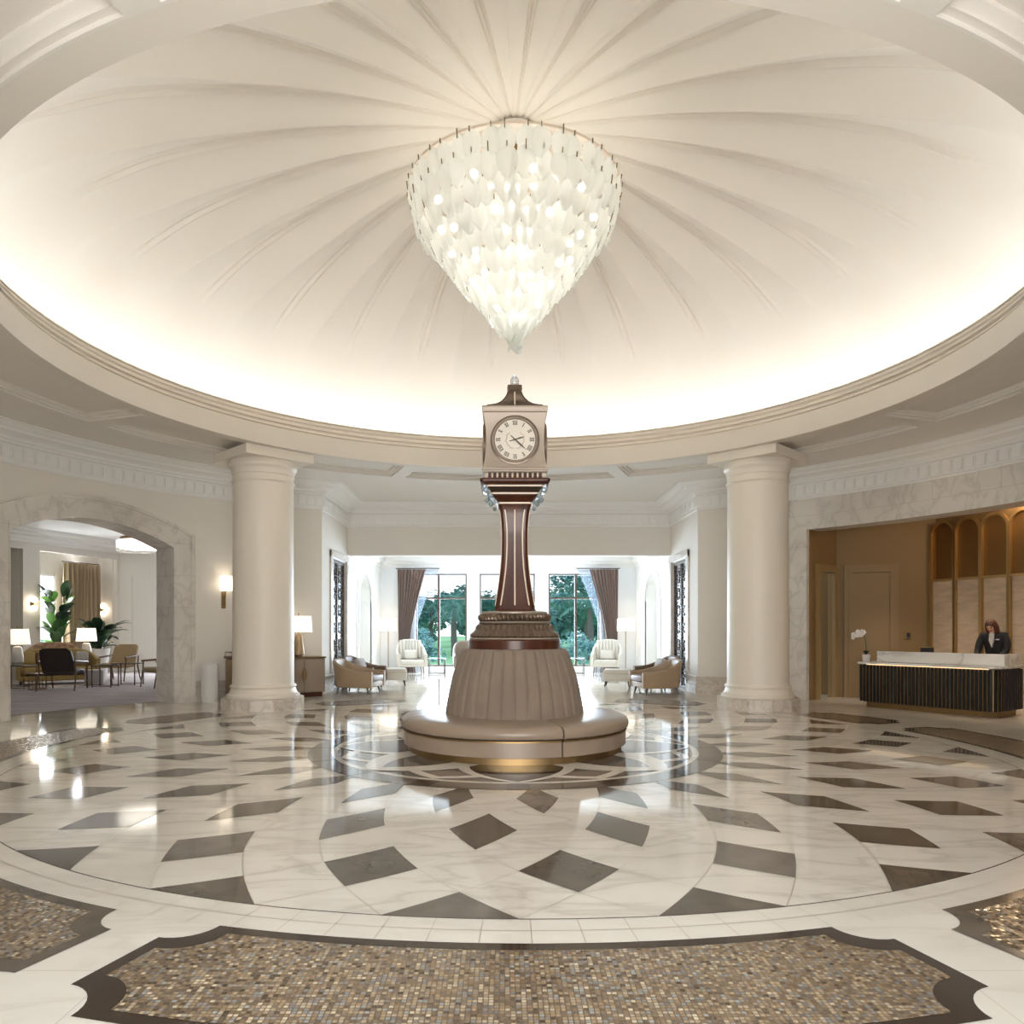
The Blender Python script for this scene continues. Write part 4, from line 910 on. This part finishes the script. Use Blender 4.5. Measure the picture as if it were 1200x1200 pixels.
# ---------------------------------------------------------------- curtains
def curtain(label, x0, x1, y, z0, z1, mt, pinch=None, zp=1.2, name='curtain', M=None, folds=9, depth=.05, group=None, sheer=None):
    t = thing(name, label, 'curtain', (0, 0, 0), 0, group)
    def cloth(x0, x1, y, pinch, folds, depth):
        m = MB(); nz = 26; nx = folds*8; vs = []; 
        for j in range(nz+1):
            z = z0+(z1-z0)*j/nz
            if pinch is None: a, b = x0, x1
            else:
                u = min(1, abs(z-zp)/((z1-zp) if z > zp else (zp-z0)))**1.25; u = u if z > zp else u*.35; pa, pb = pinch
                a = pa+(x0-pa)*u; b = pb+(x1-pb)*u
            for i in range(nx+1):
                s = i/nx; x = a+(b-a)*s; dd = depth*sin(2*pi*folds*s)+depth*.3*sin(5.3*folds*s+z); vs.append((x, y+dd, z))
        m.add(vs, [(j*(nx+1)+i, j*(nx+1)+i+1, (j+1)*(nx+1)+i+1, (j+1)*(nx+1)+i) for j in range(nz) for i in range(nx)])
        m.v = [tuple(M @ Vector(p)) for p in m.v] if M else m.v
        return m
    put('drape', cloth(x0, x1, y, pinch, folds, depth), mt, t, ang=80)
    if sheer: put('sheer', cloth(sheer[0], sheer[1], y+.13, sheer[2], 7, .03), 'sheer_fabric', t, ang=80)
    m = MB(); ex = (sheer[0:2] if sheer else (x0, x1)); P = [(min(x0, ex[0])-.05, y+.02, z1+.03), (max(x1, ex[1])+.05, y+.02, z1+.03)]; P = [tuple(M @ Vector(p)) for p in P] if M else P
    m.tube(P, .016, 8); put('rod', m, 'dark_bronze', t)
    return t
curtain('brown drape with white sheer tied back at the left garden window', -3.55, -2.62, 14.72, .02, 3.33, 'curtain_brown', (-3.52, -3.12), 1.15, group='brown tied-back curtains', sheer=(-2.9, -2.25, (-3.2, -3.02)))
curtain('brown drape with white sheer tied back at the right garden window', 2.62, 3.55, 14.72, .02, 3.33, 'curtain_brown', (3.12, 3.52), 1.15, group='brown tied-back curtains', sheer=(2.25, 2.9, (3.02, 3.2)))
LM = Matrix.Translation((*lf(S0, 0), 0)) @ Matrix.Rotation(atan2(LW[1][1]-LW[0][1], LW[1][0]-LW[0][0]), 4, 'Z')
curtain('tan pleated curtain hanging beside the lounge window', 2.35, 3.72, .45, .02, 3.5, 'curtain_tan', None, M=LM, folds=9, depth=.10)
# ---------------------------------------------------------------- lamps, cabinets against the rotunda wall
def table_lamp(label, loc, bh, shade, mt='lamp_ceramic', tall=.36, group=None, power=4):
    t = thing('table_lamp', label, 'table lamp', loc, 0, group); r0, r1, hs = shade
    m = MB(); m.cyl((0, 0), .085, 0, .03, 24); put('foot', m, 'dark_bronze' if mt == 'lamp_gold' else 'lamp_ceramic', t)
    m = MB()
    if mt == 'lamp_gold': m.lathe([(0, .03), (.12, .03), (.13, .06), (.125, .09), (.072, bh-.06), (.06, bh-.04), (0, bh-.04)], 24)
    else: m.lathe([(0, .03), (.10, .03), (.135, .07), (.13, .18), (.095, bh-.07), (.06, bh-.04), (0, bh-.04)], 24)
    put('lamp_body', m, mt, t)
    m = MB(); m.tube([(0, 0, bh-.04), (0, 0, bh+hs+.04)], .008, 6); m.ball((0, 0, bh+hs+.05), .015); put('harp_and_finial', m, 'brass', t, weld=False)
    m = MB(); m.lathe([(r0, bh), (r1, bh+hs)], 32); put('shade', m, 'shade_fabric', t)
    m = MB(); m.ball((0, 0, bh+hs*.5), .035); put('bulb', m, 'sconce_glow', t)
    point_light('table_lamp_light', (0, 0, bh+hs*.5), power, WARM, .04, t); return t
def wall_pt(phi, r): x, y = pol(r, phi); return (x, y, 0), radians(-phi)
p, rz = wall_pt(-33.9, 7.98)
t = thing('cabinet', 'taupe two-door cabinet with a leaf-shaped pull, right behind the left column', 'cabinet', p, rz)
m = MB(); m.rbox((0, 0, .46), (.92, .44, .72), .01); put('carcass', m, 'taupe_lacquer', t)
m = MB(); m.rbox((0, 0, .835), (.96, .48, .03), .006); put('top', m, 'brass', t)
m = MB(); m.box((0, .01, .05), (.84, .34, .10)); put('plinth', m, 'mahogany', t)
for s in (-1, 1):
    m = MB(); m.rbox((s*.227, -.225, .46), (.44, .02, .68), .005); d = put('door', m, 'taupe_lacquer', t)
    m = MB(); zz = frange(-.16, .16, 12); m.add([(s*.012+s*.05*cos(q/.16*pi/2), -.245, .48+q) for q in zz]+[(s*.012, -.245, .48+q) for q in zz], [(i, i+1, 14+i, 13+i) for i in range(12)]); put('leaf_pull', m, 'brass', d)
lx, ly = pol(7.98, -34.2)
table_lamp('table lamp with tapered bronze body and white shade on the taupe cabinet', (lx, ly, .8505), .52, (.285, .26, .34), 'lamp_gold')
p, rz = wall_pt(-41.4, 8.02)
t = thing('console_cabinet', 'dark gold console cabinet with a top rail beside the white bin', 'cabinet', p, rz)
m = MB(); m.rbox((0, 0, .46), (.90, .42, .76), .05); put('carcass', m, 'lamp_gold', t)
m = MB(); m.rbox((0, 0, .865), (.94, .46, .05), .02); put('top', m, 'wood_leg', t)
m = MB(); m.box((0, 0, .04), (.9, .34, .08)); put('plinth', m, 'dark_leg', t)
m = MB(); m.tube([(-.45, -.18, .97), (.45, -.18, .97), (.45, .18, .97), (-.45, .18, .97)], .008, 6, closed=True)
for x in (-.45, -.15, .15, .45):
    for y in (-.18, .18): m.tube([(x, y, .889), (x, y, .97)], .006, 6)
put('gallery_rail', m, 'brass', t, weld=False)
p, rz = wall_pt(-47.3, 8.06)
t = thing('waste_bin', 'white cylindrical waste bin standing by the marble arch jamb', 'bin', p, rz)
m = MB(); m.lathe([(0, .0), (.155, 0), (.16, .01), (.16, .71), (0, .71)], 40); put('bin_body', m, 'white_lacquer', t)
m = MB(); m.lathe([(.163, .56), (.163, .575), (.16, .575)], 40); m.lathe([(0, .712), (.165, .712), (.167, .73), (.155, .755), (.12, .755), (.11, .73), (0, .73)], 40); put('bin_lid', m, 'white_lacquer', t, weld=False)
# wall sconce
def sconce(label, loc, rz, up=True, group=None, name='wall_sconce', power=5):
    t = thing(name, label, 'wall lamp', loc, rz, group)
    m = MB(); m.rbox((0, -.012, -.18), (.09, .024, .34), .01); m.ball((0, -.03, -.32), .03); put('back_plate', m, 'brass', t, weld=False)
    m = MB(); m.tube([(0, -.02, -.12), (0, -.1, -.10), (0, -.11, .02)], .014, 8); put('arm', m, 'brass', t)
    m = MB(); m.lathe([(.12, .0), (.13, .15), (.135, .30)], 28, c=(0, -.15)); m.lathe([(0, .0), (.12, .0)], 28, c=(0, -.15)); put('glass_shade', m, 'shade_fabric', t)
    m = MB(); m.ball((0, -.15, .14), .045); put('bulb', m, 'sconce_glow', t)
    point_light('sconce_light', (0, -.16, .15), power, WARM, .05, t); return t
p, rz = wall_pt(-44.4, RW-.0); sconce('brass wall sconce with frosted shade above the white bin', (p[0], p[1], 2.21), rz)
# ---------------------------------------------------------------- lounge furniture
def puff(label, loc, rz, group):
    t = thing('double_sconce', label, 'wall lamp', loc, rz, group)
    m = MB(); m.rbox((0, -.02, 0), (.10, .04, .16), .02); put('back_plate', m, 'brass', t)
    m = MB(); m.lathe([(.0, -.045), (.05, -.04), (.055, 0), (.05, .04), (0, .045)], 20, c=(0, -.09)); put('collar', m, 'brass', t)
    for s in (-1, 1): m = MB(); m.ball((0, -.09, s*.12), .085); put('globe', m, 'sconce_glow', t)
    point_light('sconce_light', (0, -.22, 0), 3, WARM, .08, t); return t
a0 = atan2(LW[1][1]-LW[0][1], LW[1][0]-LW[0][0])
q = lf(S0+.78, -.0); puff('round double wall light on the lounge pier left of the window', (*q, 2.15), a0, 'double wall lights in the lounge')
q = lf(S0+4.25, .75); 
q = lf(S0+3.97, .60); puff('round double wall light on the lounge panel right of the tan curtain', (*q, 2.05), a0, 'double wall lights in the lounge')
lm = table_lamp('table lamp with white ceramic body at the left end of the mustard sofa', (-11.85, 8.75, .5605), .50, (.27, .23, .37), group='white ceramic table lamps in the lounge', power=3)
side_table('thin metal side table under the left lounge lamp', (-11.85, 8.75, 0), .66, .56, mt='brass')
t = thing('drum_table', 'small round brass drum table in front of the left lounge lamp', 'side table', (-11.18, 8.45, 0))
m = MB(); m.cyl((0, 0), .21, .37, .385, 28); put('table_top', m, 'wood_leg', t)
m = MB()
for k in range(8): a = k*pi/4; m.tube([(.19*cos(a), .19*sin(a), .01), (.19*cos(a), .19*sin(a), .37)], .008, 5)
m.tube([(.19*cos(a), .19*sin(a), .012) for a in frange(0, 2*pi, 24)[:-1]], .01, 5, closed=True); put('wire_frame', m, 'brass', t, weld=False)
so = armchair('mustard yellow sofa with curved arms under the lounge window', (-11.8, 10.3, 0), radians(35), 'mustard_fabric', 'mustard_fabric', .92, .66, 1.85, .95, .42, leg_h=.10, name='sofa', cat='sofa')
for k, (x, mt, lb) in enumerate(((-.66, 'mustard_fabric', 'mustard scatter cushion at the left arm of the sofa'), (-.34, 'brown_leather', 'dark brown scatter cushion on the left of the sofa'), (-.02, 'grey_pillow', 'grey scatter cushion on the left of the sofa'), (.55, 'grey_pillow', 'grey scatter cushion at the right arm of the sofa'))):
    m = MB(); m.rbox((0, 0, 0), (.32, .13, .34), .06, 0, Matrix.Rotation(-.35, 4, 'X')); M_ = Matrix.Translation((-11.8, 10.3, 0)) @ Matrix.Rotation(radians(35), 4, 'Z')
    loc = M_ @ Vector((x, .07, .665)); tag(put('scatter_cushion', m, mt, loc=loc, rotz=radians(35)), lb, 'cushion')
t = armchair('floral upholstered settee back standing behind the mustard sofa', (-12.85, 11.75, 0), radians(20), 'floral_fabric', 'floral_fabric', 1.05, .8, 1.3, .8, .42, leg_h=.1, name='settee', cat='settee')
def wood_chair(label, loc, rz, fab, group=None):
    t = thing('lounge_chair', label, 'armchair', loc, rz, group)
    m = MB(); m.rbox((0, -.02, .40), (.60, .58, .12), .05); put('seat', m, fab, t)
    m = MB(); rings = []
    for j in range(9):
        u = j/8; wv = .31-.03*u*u; y = .24+.22*u; z = .42+.50*u; rr = []
        for i in range(9): s = i/8*2-1; rr.append((s*wv, y+.0-.06*s*s, z-(.06 if abs(s) > .9 and u > .9 else 0)))
        for i in range(9): s = 1-i/8*2; rr.append((s*wv, y+.06-.06*s*s, z-(.06 if abs(s) > .9 and u > .9 else 0)))
        rings.append(rr)
    m.loft(rings); put('backrest', m, fab, t, ang=50)
    for s in (-1, 1):
        m = MB(); m.tube([(s*.33, -.33, .0), (s*.34, -.27, .40), (s*.35, -.26, .60)], [.014, .02, .018], 8); put('leg', m, 'wood_leg', t)
        m = MB(); m.tube([(s*.35, .42, .0), (s*.34, .30, .36), (s*.33, .36, .64)], [.014, .02, .016], 8); put('leg', m, 'wood_leg', t)
        m = MB(); m.tube([(s*.35, -.30, .60), (s*.36, .0, .615), (s*.34, .36, .64)], [.022, .024, .018], 8); put('armrest', m, 'wood_leg', t)
    return t
wc = wood_chair('dark lounge chair seen from behind in front of the mustard sofa', (-10.50, 8.35, 0), radians(190), 'chair_dark'); wc.scale = (1.15, 1.15, 1.08)
C2 = wood_chair('tan lounge chair with wooden arms facing the sofa, near the back wall', (-10.75, 11.3, 0), radians(-2), 'chair_tan')
C2.scale = (1.1, 1.1, 1.08)
C3 = dup(C2, (-8.55, 9.15, 0), radians(-40), 'tan lounge chair half hidden by the right jamb of the arch')
side_table('low wooden coffee table beside the dark lounge chair', (-9.95, 9.15, 0), .5, .55, mt='wood_leg')
side_table('low wooden coffee table in front of the tan lounge chair', (-9.75, 9.85, 0), .62, .56, mt='wood_leg')
t = thing('cube_stool', 'pale grey upholstered cube stool by the coffee tables', 'stool', (-10.6, 9.85, 0), .4)
m = MB(); m.rbox((0, 0, .2), (.42, .42, .38), .03); put('stool_body', m, 'grey_pillow', t)
m = MB(); m.box((0, 0, .012), (.36, .36, .02)); put('stool_base', m, 'dark_leg', t)
side_table('side table under the right lounge lamp, behind the sofa arm', (-11.87, 11.75, 0), .45, .66, mt='wood_leg')
table_lamp('table lamp with white ceramic body at the right end of the sofa', (-11.87, 11.75, .6605), .42, (.27, .23, .37), group='white ceramic table lamps in the lounge', power=3)
# planters and leafy plants
def big_leaf(m, base, direction, L_, W_, droop, mi=0):
    d = Vector(direction).normalized(); side = d.cross(Vector((0, 0, 1))).normalized(); n = 9; vs = []; p = Vector(base); up = Vector((0, 0, 1))
    for i in range(n+1):
        u = i/n; dd = (d-up*droop*u*u).normalized(); wv = W_*(sin(pi*min(.98, .05+u*.93))**.8); vs += [p-side*wv+up*.25*wv, p.copy(), p+side*wv+up*.25*wv]; p = p+dd*L_/n
    m.add(vs, [(3*i+j, 3*i+j+1, 3*i+4+j, 3*i+3+j) for i in range(n) for j in (0, 1)], mi)
def plant(label, loc, pot, leaves, lean, group=None):
    t = thing('potted_plant', label, 'plant', loc, 0, group); r, h = pot
    m = MB(); m.lathe([(0, 0), (r*.72, 0), (r, h), (r*.92, h), (r*.7, .03), (0, .03)], 28); put('planter', m, 'white_lacquer', t)
    m = MB(); m.lathe([(0, .03), (r*.7, .03), (r*.88, h*.9), (0, h*.92)], 20); put('potting_soil', m, 'soil', t)
    for k, (a, el, L_, W_, hz, mt) in enumerate(leaves):
        a = radians(a); e = radians(el); m = MB(); b = Vector((.05*cos(a), .05*sin(a), h*.9)); d = Vector((cos(a)*cos(e), sin(a)*cos(e), sin(e))); s = b+Vector((cos(a)*hz*lean, sin(a)*hz*lean, hz))
        m.tube([b, (b+s)/2+Vector((-.03*cos(a), -.03*sin(a), .04)), s], [.014, .011, .008], 5); big_leaf(m, s, d, L_, W_, .9); put('leaf', m, mt, t, weld=False, ang=60)
    return t
rn = random.Random(3)
L1_ = [(rn.uniform(0, 360), rn.uniform(35, 80), rn.uniform(.40, .55), rn.uniform(.13, .18), rn.uniform(.3, 2.0), ('leaf_bright', 'leaf', 'leaf_dark')[k % 3]) for k in range(44)]
plant('tall leafy plant with broad bright green leaves behind the sofa at the lounge window', (-13.45, 13.0, 0), (.20, .5), L1_, .11)
L2_ = [(k*22+rn.uniform(-8, 8), rn.uniform(5, 60), rn.uniform(.5, .78), rn.uniform(.11, .15), rn.uniform(.0, .75), 'leaf_dark' if k % 4 else 'leaf') for k in range(46)]
plant('dark-leaved bushy plant in a tall white planter beside the tan lounge chair', (-12.2, 13.0, 0), (.30, .84), L2_, .28)
t = thing('ceiling_light', 'round crystal-fringed ceiling light glowing in the lounge', 'ceiling light', (-9.95, 11.0, 3.9))
m = MB(); m.lathe([(0, .4), (.12, .4), (.12, .37), (.02, .36), (.02, 0), (.52, 0), (.56, -.08), (.0, -.08)], 40); put('mount', m, 'brass', t)
m = MB(); m.lathe([(0, -.3), (.56, -.3), (.6, -.24), (.6, -.09), (0, -.09)], 64); put('glowing_drum', m, 'drum_glow', t)
m = MB()
for k in range(60): a = k*2*pi/60; m.tube([(.62*cos(a), .62*sin(a), -.08), (.62*cos(a), .62*sin(a), -.38)], .012, 4)
r_ = put('crystal_fringe', m, 'crystal', t, weld=False); r_['kind'] = 'stuff'
# ---------------------------------------------------------------- receptionist
def skin_mesh(name, joints, edges, mt, parent, sub=2):
    me = bpy.data.meshes.new(name); me.from_pydata([j[:3] for j in joints], edges, []); o = bpy.data.objects.new(name, me); COL.objects.link(o)
    md = o.modifiers.new('Skin', 'SKIN'); md.use_smooth_shade = True
    for i, v in enumerate(me.skin_vertices[0].data):
        r = joints[i][3]; v.radius = (r if isinstance(r, tuple) else (r, r)); v.use_root = (i == 0)
    s = o.modifiers.new('Sub', 'SUBSURF'); s.levels = s.render_levels = sub
    bpy.context.view_layer.update(); dg = bpy.context.evaluated_depsgraph_get(); nm = bpy.data.meshes.new_from_object(o.evaluated_get(dg)); bpy.data.objects.remove(o)
    for k in ([mt] if isinstance(mt, str) else mt): nm.materials.append(MATS[k])
    nm.polygons.foreach_set('use_smooth', [True]*len(nm.polygons)); o = bpy.data.objects.new(name, nm); COL.objects.link(o); o.parent = parent; return o
pp = D0+du*1.80+Vector((-du.y, du.x))*1.20
pr = thing('person', 'receptionist in a black jacket with auburn hair, head bent over the desk', 'person', (pp.x, pp.y, 0), ra)
J = [(0, .10, .93, (.15, .11)), (0, .07, 1.08, (.12, .09)), (0, 0, 1.22, (.14, .10)), (0, -.05, 1.33, (.12, .08)), (0, -.085, 1.40, .05), (0, -.12, 1.455, .052), (0, -.145, 1.50, (.072, .085)), (0, -.135, 1.545, (.07, .08))]
Ed = [(i, i+1) for i in range(7)]
def add(j, par): J.append(j); Ed.append((par, len(J)-1)); return len(J)-1
for s in (-1, 1):
    a = add((s*.16, -.04, 1.34, .055), 3); b = add((s*.21, -.07, 1.20, .045), a); c = add((s*.22, -.12, 1.06, .038), b); d = add((s*.16, -.30, .93, .030), c); e = add((s*.11, -.42, .845, .023), d); h = add((s*.10, -.47, .83, (.034, .016)), e)
    for k in range(4): o_ = (k-1.5)*.019; f1 = add((s*.10+o_, -.515, .83-.004*k, .008), h); f2 = add((s*.10+o_*1.15, -.545+.006*abs(k-1), .818, .0075), f1); add((s*.10+o_*1.15, -.563+.008*abs(k-1), .803, .0065), f2)
    f1 = add((s*.10-s*.038, -.475, .825, .009), h); add((s*.10-s*.05, -.505, .812, .008), f1)
    a = add((s*.09, .10, .88, .085), 0); b = add((s*.10, .09, .50, .055), a); c = add((s*.10, .13, .10, .036), b); add((s*.11, .0, .035, (.04, .03)), c)
body = skin_mesh('body', J, Ed, ['skin', 'suit_black', 'blouse'], pr)
for p in body.data.polygons:
    c = p.center
    if c.z < .95 and not (c.y < -.2) or (abs(c.x) > .07 and c.z > 1.1): p.material_index = 1
    elif c.z < 1.375 and not (c.y < -.2 and c.z < .93): p.material_index = 2 if abs(c.x) < .035 else 1
jk = [(0, .10, .90, (.19, .14)), (0, .07, 1.08, (.195, .13)), (0, 0, 1.22, (.205, .135)), (0, -.04, 1.325, (.15, .10))]; je = [(0, 1), (1, 2), (2, 3)]
for s in (-1, 1):
    n0 = len(jk); jk += [(s*.165, -.04, 1.335, .072), (s*.215, -.07, 1.20, .068), (s*.225, -.12, 1.06, .06), (s*.17, -.29, .94, .042), (s*.12, -.39, .865, .034)]; je += [(3, n0), (n0, n0+1), (n0+1, n0+2), (n0+2, n0+3), (n0+3, n0+4)]
skin_mesh('jacket', jk, je, 'suit_black', pr)
m = MB(); m.add([(-.04, -.128, 1.345), (.04, -.128, 1.345), (.04, -.150, 1.25), (.0, -.138, 1.12), (-.04, -.150, 1.25)], [(0, 1, 2, 3, 4)]); m.add([(x, y+.05, z) for x, y, z in m.v], [(4, 3, 2, 1, 0)]); m.f += [(i, (i+1) % 5, 5+(i+1) % 5, 5+i) for i in range(5)]; m.m += [0]*5
put('blouse_front', m, 'blouse', pr)
HT = Matrix.Translation((0, -.155, 1.50)) @ Matrix.Rotation(.62, 4, 'X')
def hp(name, m, mt): m.v = [tuple(HT @ Vector(p)) for p in m.v]; return put(name, m, mt, pr, ang=60)
m = MB()   # hair: cap over crown and back, falling to the shoulders
rings = []
for j in range(15):
    u = j/14; z = .115-.27*u; r = .098*sqrt(max(.0, 1-((z-.01)/.108)**2)) if z > .02 else .098+.012*sin((u-.3)*4); rr = []
    for i in range(25):
        ho = 44*max(0, min(1, (.055-z)/.03)); a = radians(-90+ho+(360-2*ho)*i/24); rr.append((r*cos(a)*.95, r*sin(a)*1.05+.01, z))
    rings.append(rr)
vs = [p for r in rings for p in r]; m.add(vs, [(j*25+i, j*25+i+1, (j+1)*25+i+1, (j+1)*25+i) for j in range(14) for i in range(24)])
hs = hp('hair', m, 'hair'); so_ = hs.modifiers.new('Solid', 'SOLIDIFY'); so_.thickness = .022; so_.offset = -1
m = MB(); m.ball((0, .0, .0), .085, sc_=(.88, 1.02, 1.22)); hp('face', m, 'skin')
m = MB()
for s in (-1, 1): m.ball((s*.030, -.080, .012), .011)
hp('eyes', m, 'eye_dark')
m = MB(); m.loft([[(-.008, -.085, .012), (.008, -.085, .012), (0, -.09, .012)], [(-.014, -.08, -.028), (.014, -.08, -.028), (0, -.108, -.026)], [(-.008, -.08, -.035), (.008, -.08, -.035), (0, -.09, -.036)]]); hp('nose', m, 'skin')
m = MB(); m.ball((0, -.080, -.055), .012, sc_=(1.9, .6, .5)); hp('lips', m, 'lip')
m = MB()
for s in (-1, 1): m.ball((s*.078, .01, -.005), .018, sc_=(.4, .8, 1.2))
hp('ears', m, 'skin')
m = MB(); m.box((.09, -.128, 1.262), (.055, .006, .018)); put('name_badge', m, 'white_lacquer', pr)
# ---------------------------------------------------------------- garden beyond the windows
mb = MB(); mb.add([(-60, 15.3, -.12), (60, 15.3, -.12), (60, 120, -.12), (-60, 120, -.12)], [(0, 1, 2, 3)]); struct('ground_lawn', mb, 'lawn')
mb = MB(); mb.add([(-60, -60, -.14), (60, -60, -.14), (60, 15.3, -.14), (-60, 15.3, -.14)], [(0, 1, 2, 3)]); struct('ground_paving', mb, 'path_stone')
mb = MB(); mb.add([(-9, 15.35, -.11), (9, 15.35, -.11), (9, 18.5, -.11), (-9, 18.5, -.11)], [(0, 1, 2, 3)]); struct('ground_terrace', mb, 'path_stone')
rt = random.Random(11)
def crown(n, R, H, z0, ls):
    m = MB()
    cl = [(rt.uniform(-.6, .6)*R, rt.uniform(-.6, .6)*R, z0+H*rt.uniform(.15, .85), rt.uniform(.3, .55)*R) for _ in range(9)]
    for _ in range(n):
        cx, cy, cz, cr_ = rt.choice(cl); v = Vector((rt.gauss(0, 1), rt.gauss(0, 1), rt.gauss(0, 1))).normalized()*cr_*rt.uniform(.7, 1.05); c = Vector((cx, cy, cz))+Vector((v.x, v.y, v.z*.8))
        a = Vector((rt.gauss(0, 1), rt.gauss(0, 1), rt.gauss(0, .5))).normalized()*ls; b = a.orthogonal().normalized()*ls*.5
        m.add([c-a, c+b, c+a, c-b], [(0, 1, 2, 3)])
    return m
def tree(label, x, y, H, R, n=1600, group='leafy trees in the garden', z0=None, ls=.16):
    z0 = H*.3 if z0 is None else z0
    t = thing('tree', label, 'tree', (x, y, -.12), rt.uniform(0, 6), group)
    put('crown', crown(n, R, H-z0, z0, ls), 'tree_leaf', t, weld=False)
    m = MB(); m.tube([(0, 0, 0), (.1, 0, H*.35), (-.05, .1, H*.7)], [.16, .12, .05], 8); m.tube([(.1, 0, H*.35), (R*.4, .1, H*.6)], [.08, .03], 6); put('trunk', m, 'bark', t, weld=False)
def palm(label, x, y, H, R=2.0, n=22):
    t = thing('palm_tree', label, 'palm tree', (x, y, -.12), rt.uniform(0, 6), 'palm trees in the garden')
    m = MB(); m.tube([(0, 0, 0), (.05, 0, H*.5), (0, .05, H)], [.2, .15, .13], 10); put('trunk', m, 'bark', t)
    for k in range(n):
        a = 2*pi*k/n*2.6; el = rt.uniform(-.1, 1.2); m = MB(); p = Vector((0, 0, H)); d = Vector((cos(a)*cos(el), sin(a)*cos(el), sin(el))); side = Vector((-sin(a), cos(a), 0)); q = p.copy(); N_ = 14
        for i in range(N_):
            u = i/N_; nd = (d-Vector((0, 0, 1.5*u))).normalized(); nq = q+nd*R/N_; wl = .42*sin(pi*(u*.85+.12))
            for s in (-1, 1):
                tip = q+side*s*wl+nd*.2-Vector((0, 0, .15)); m.add([q, q+nd*.05, tip], [(0, 1, 2)])
            m.add([q-side*.012, q+side*.012, nq+side*.008, nq-side*.008], [(0, 1, 2, 3)]); q = nq
        put('frond', m, 'palm_leaf', t, weld=False)
def bush(label, x, y, H, R, n=900):
    t = thing('shrub', label, 'shrub', (x, y, -.12), rt.uniform(0, 6), 'shrubs outside the garden windows')
    put('foliage', crown(n, R, H, 0.0, .09), 'tree_leaf', t, weld=False); m = MB(); m.tube([(0, 0, 0), (0, 0, H*.5)], [.05, .02], 6); put('stem', m, 'bark', t)
palm('palm tree seen through the right half of the left garden window', -2.85, 32, 2.7, 1.8)
palm('palm tree seen through the right garden window beside the drape', 4.05, 27, 2.5, 1.7)
tree('leafy tree filling the left pane of the left garden window', -4.4, 34, 3.9, 1.6)
tree('tall leafy tree in the left pane of the right garden window', 4.2, 30, 4.7, 1.9)
tree('leafy tree at the right edge of the right garden window', 7.6, 38, 4.4, 2.6)
tree('leafy tree behind the clock shaft seen through the middle window', -1.6, 40, 4.2, 2.4)
tree('small leafy tree right of the clock shaft in the middle window', 1.6, 33, 4.0, 2.0)
tree('distant leafy tree beyond the lawn in the left window', -5.6, 70, 5.0, 3.4)
tree('distant leafy tree low on the lawn left of the clock', -14.5, 58, 5.0, 3.5)
tree('distant leafy tree beyond the right garden window', 10.5, 55, 5.4, 4)
tree('distant leafy tree straight behind the clock', 9.5, 72, 5.4, 4)
bush('low shrub outside the left garden window beside the armchair', -3.2, 19.5, 1.7, .9)
bush('low shrub outside the right garden window on the left', 2.9, 20.5, 1.5, .9)
bush('low shrub outside the right garden window beside the armchair', 4.4, 21.5, 2.0, 1.1)
bush('low shrub outside the middle window behind the clock', .6, 21.0, 1.3, .8)
for k, (x, y, H, R_, lb) in enumerate(((-6.6, 47, 4.0, 2.4, 'dense low tree behind the palm in the left garden window'), (-.4, 60, 4.6, 2.6, 'dense low tree across the lawn behind the clock'), (4.0, 47, 4.3, 2.4, 'dense low tree filling the lower left pane of the right garden window'), (7.8, 49, 4.4, 2.6, 'dense low tree filling the lower right pane of the right garden window'), (2.6, 66, 5.0, 2.8, 'dense low tree between the middle and right garden windows'), (-2.8, 51, 4.1, 2.0, 'dense low tree at the right edge of the left garden window'))):
    tree(lb, x, y, H, R_, 2600, 'dense low trees across the lawn', 0.1, .42)
tree('leafy tree outside the lounge window', -24, 19, 5, 2.6, 1200)
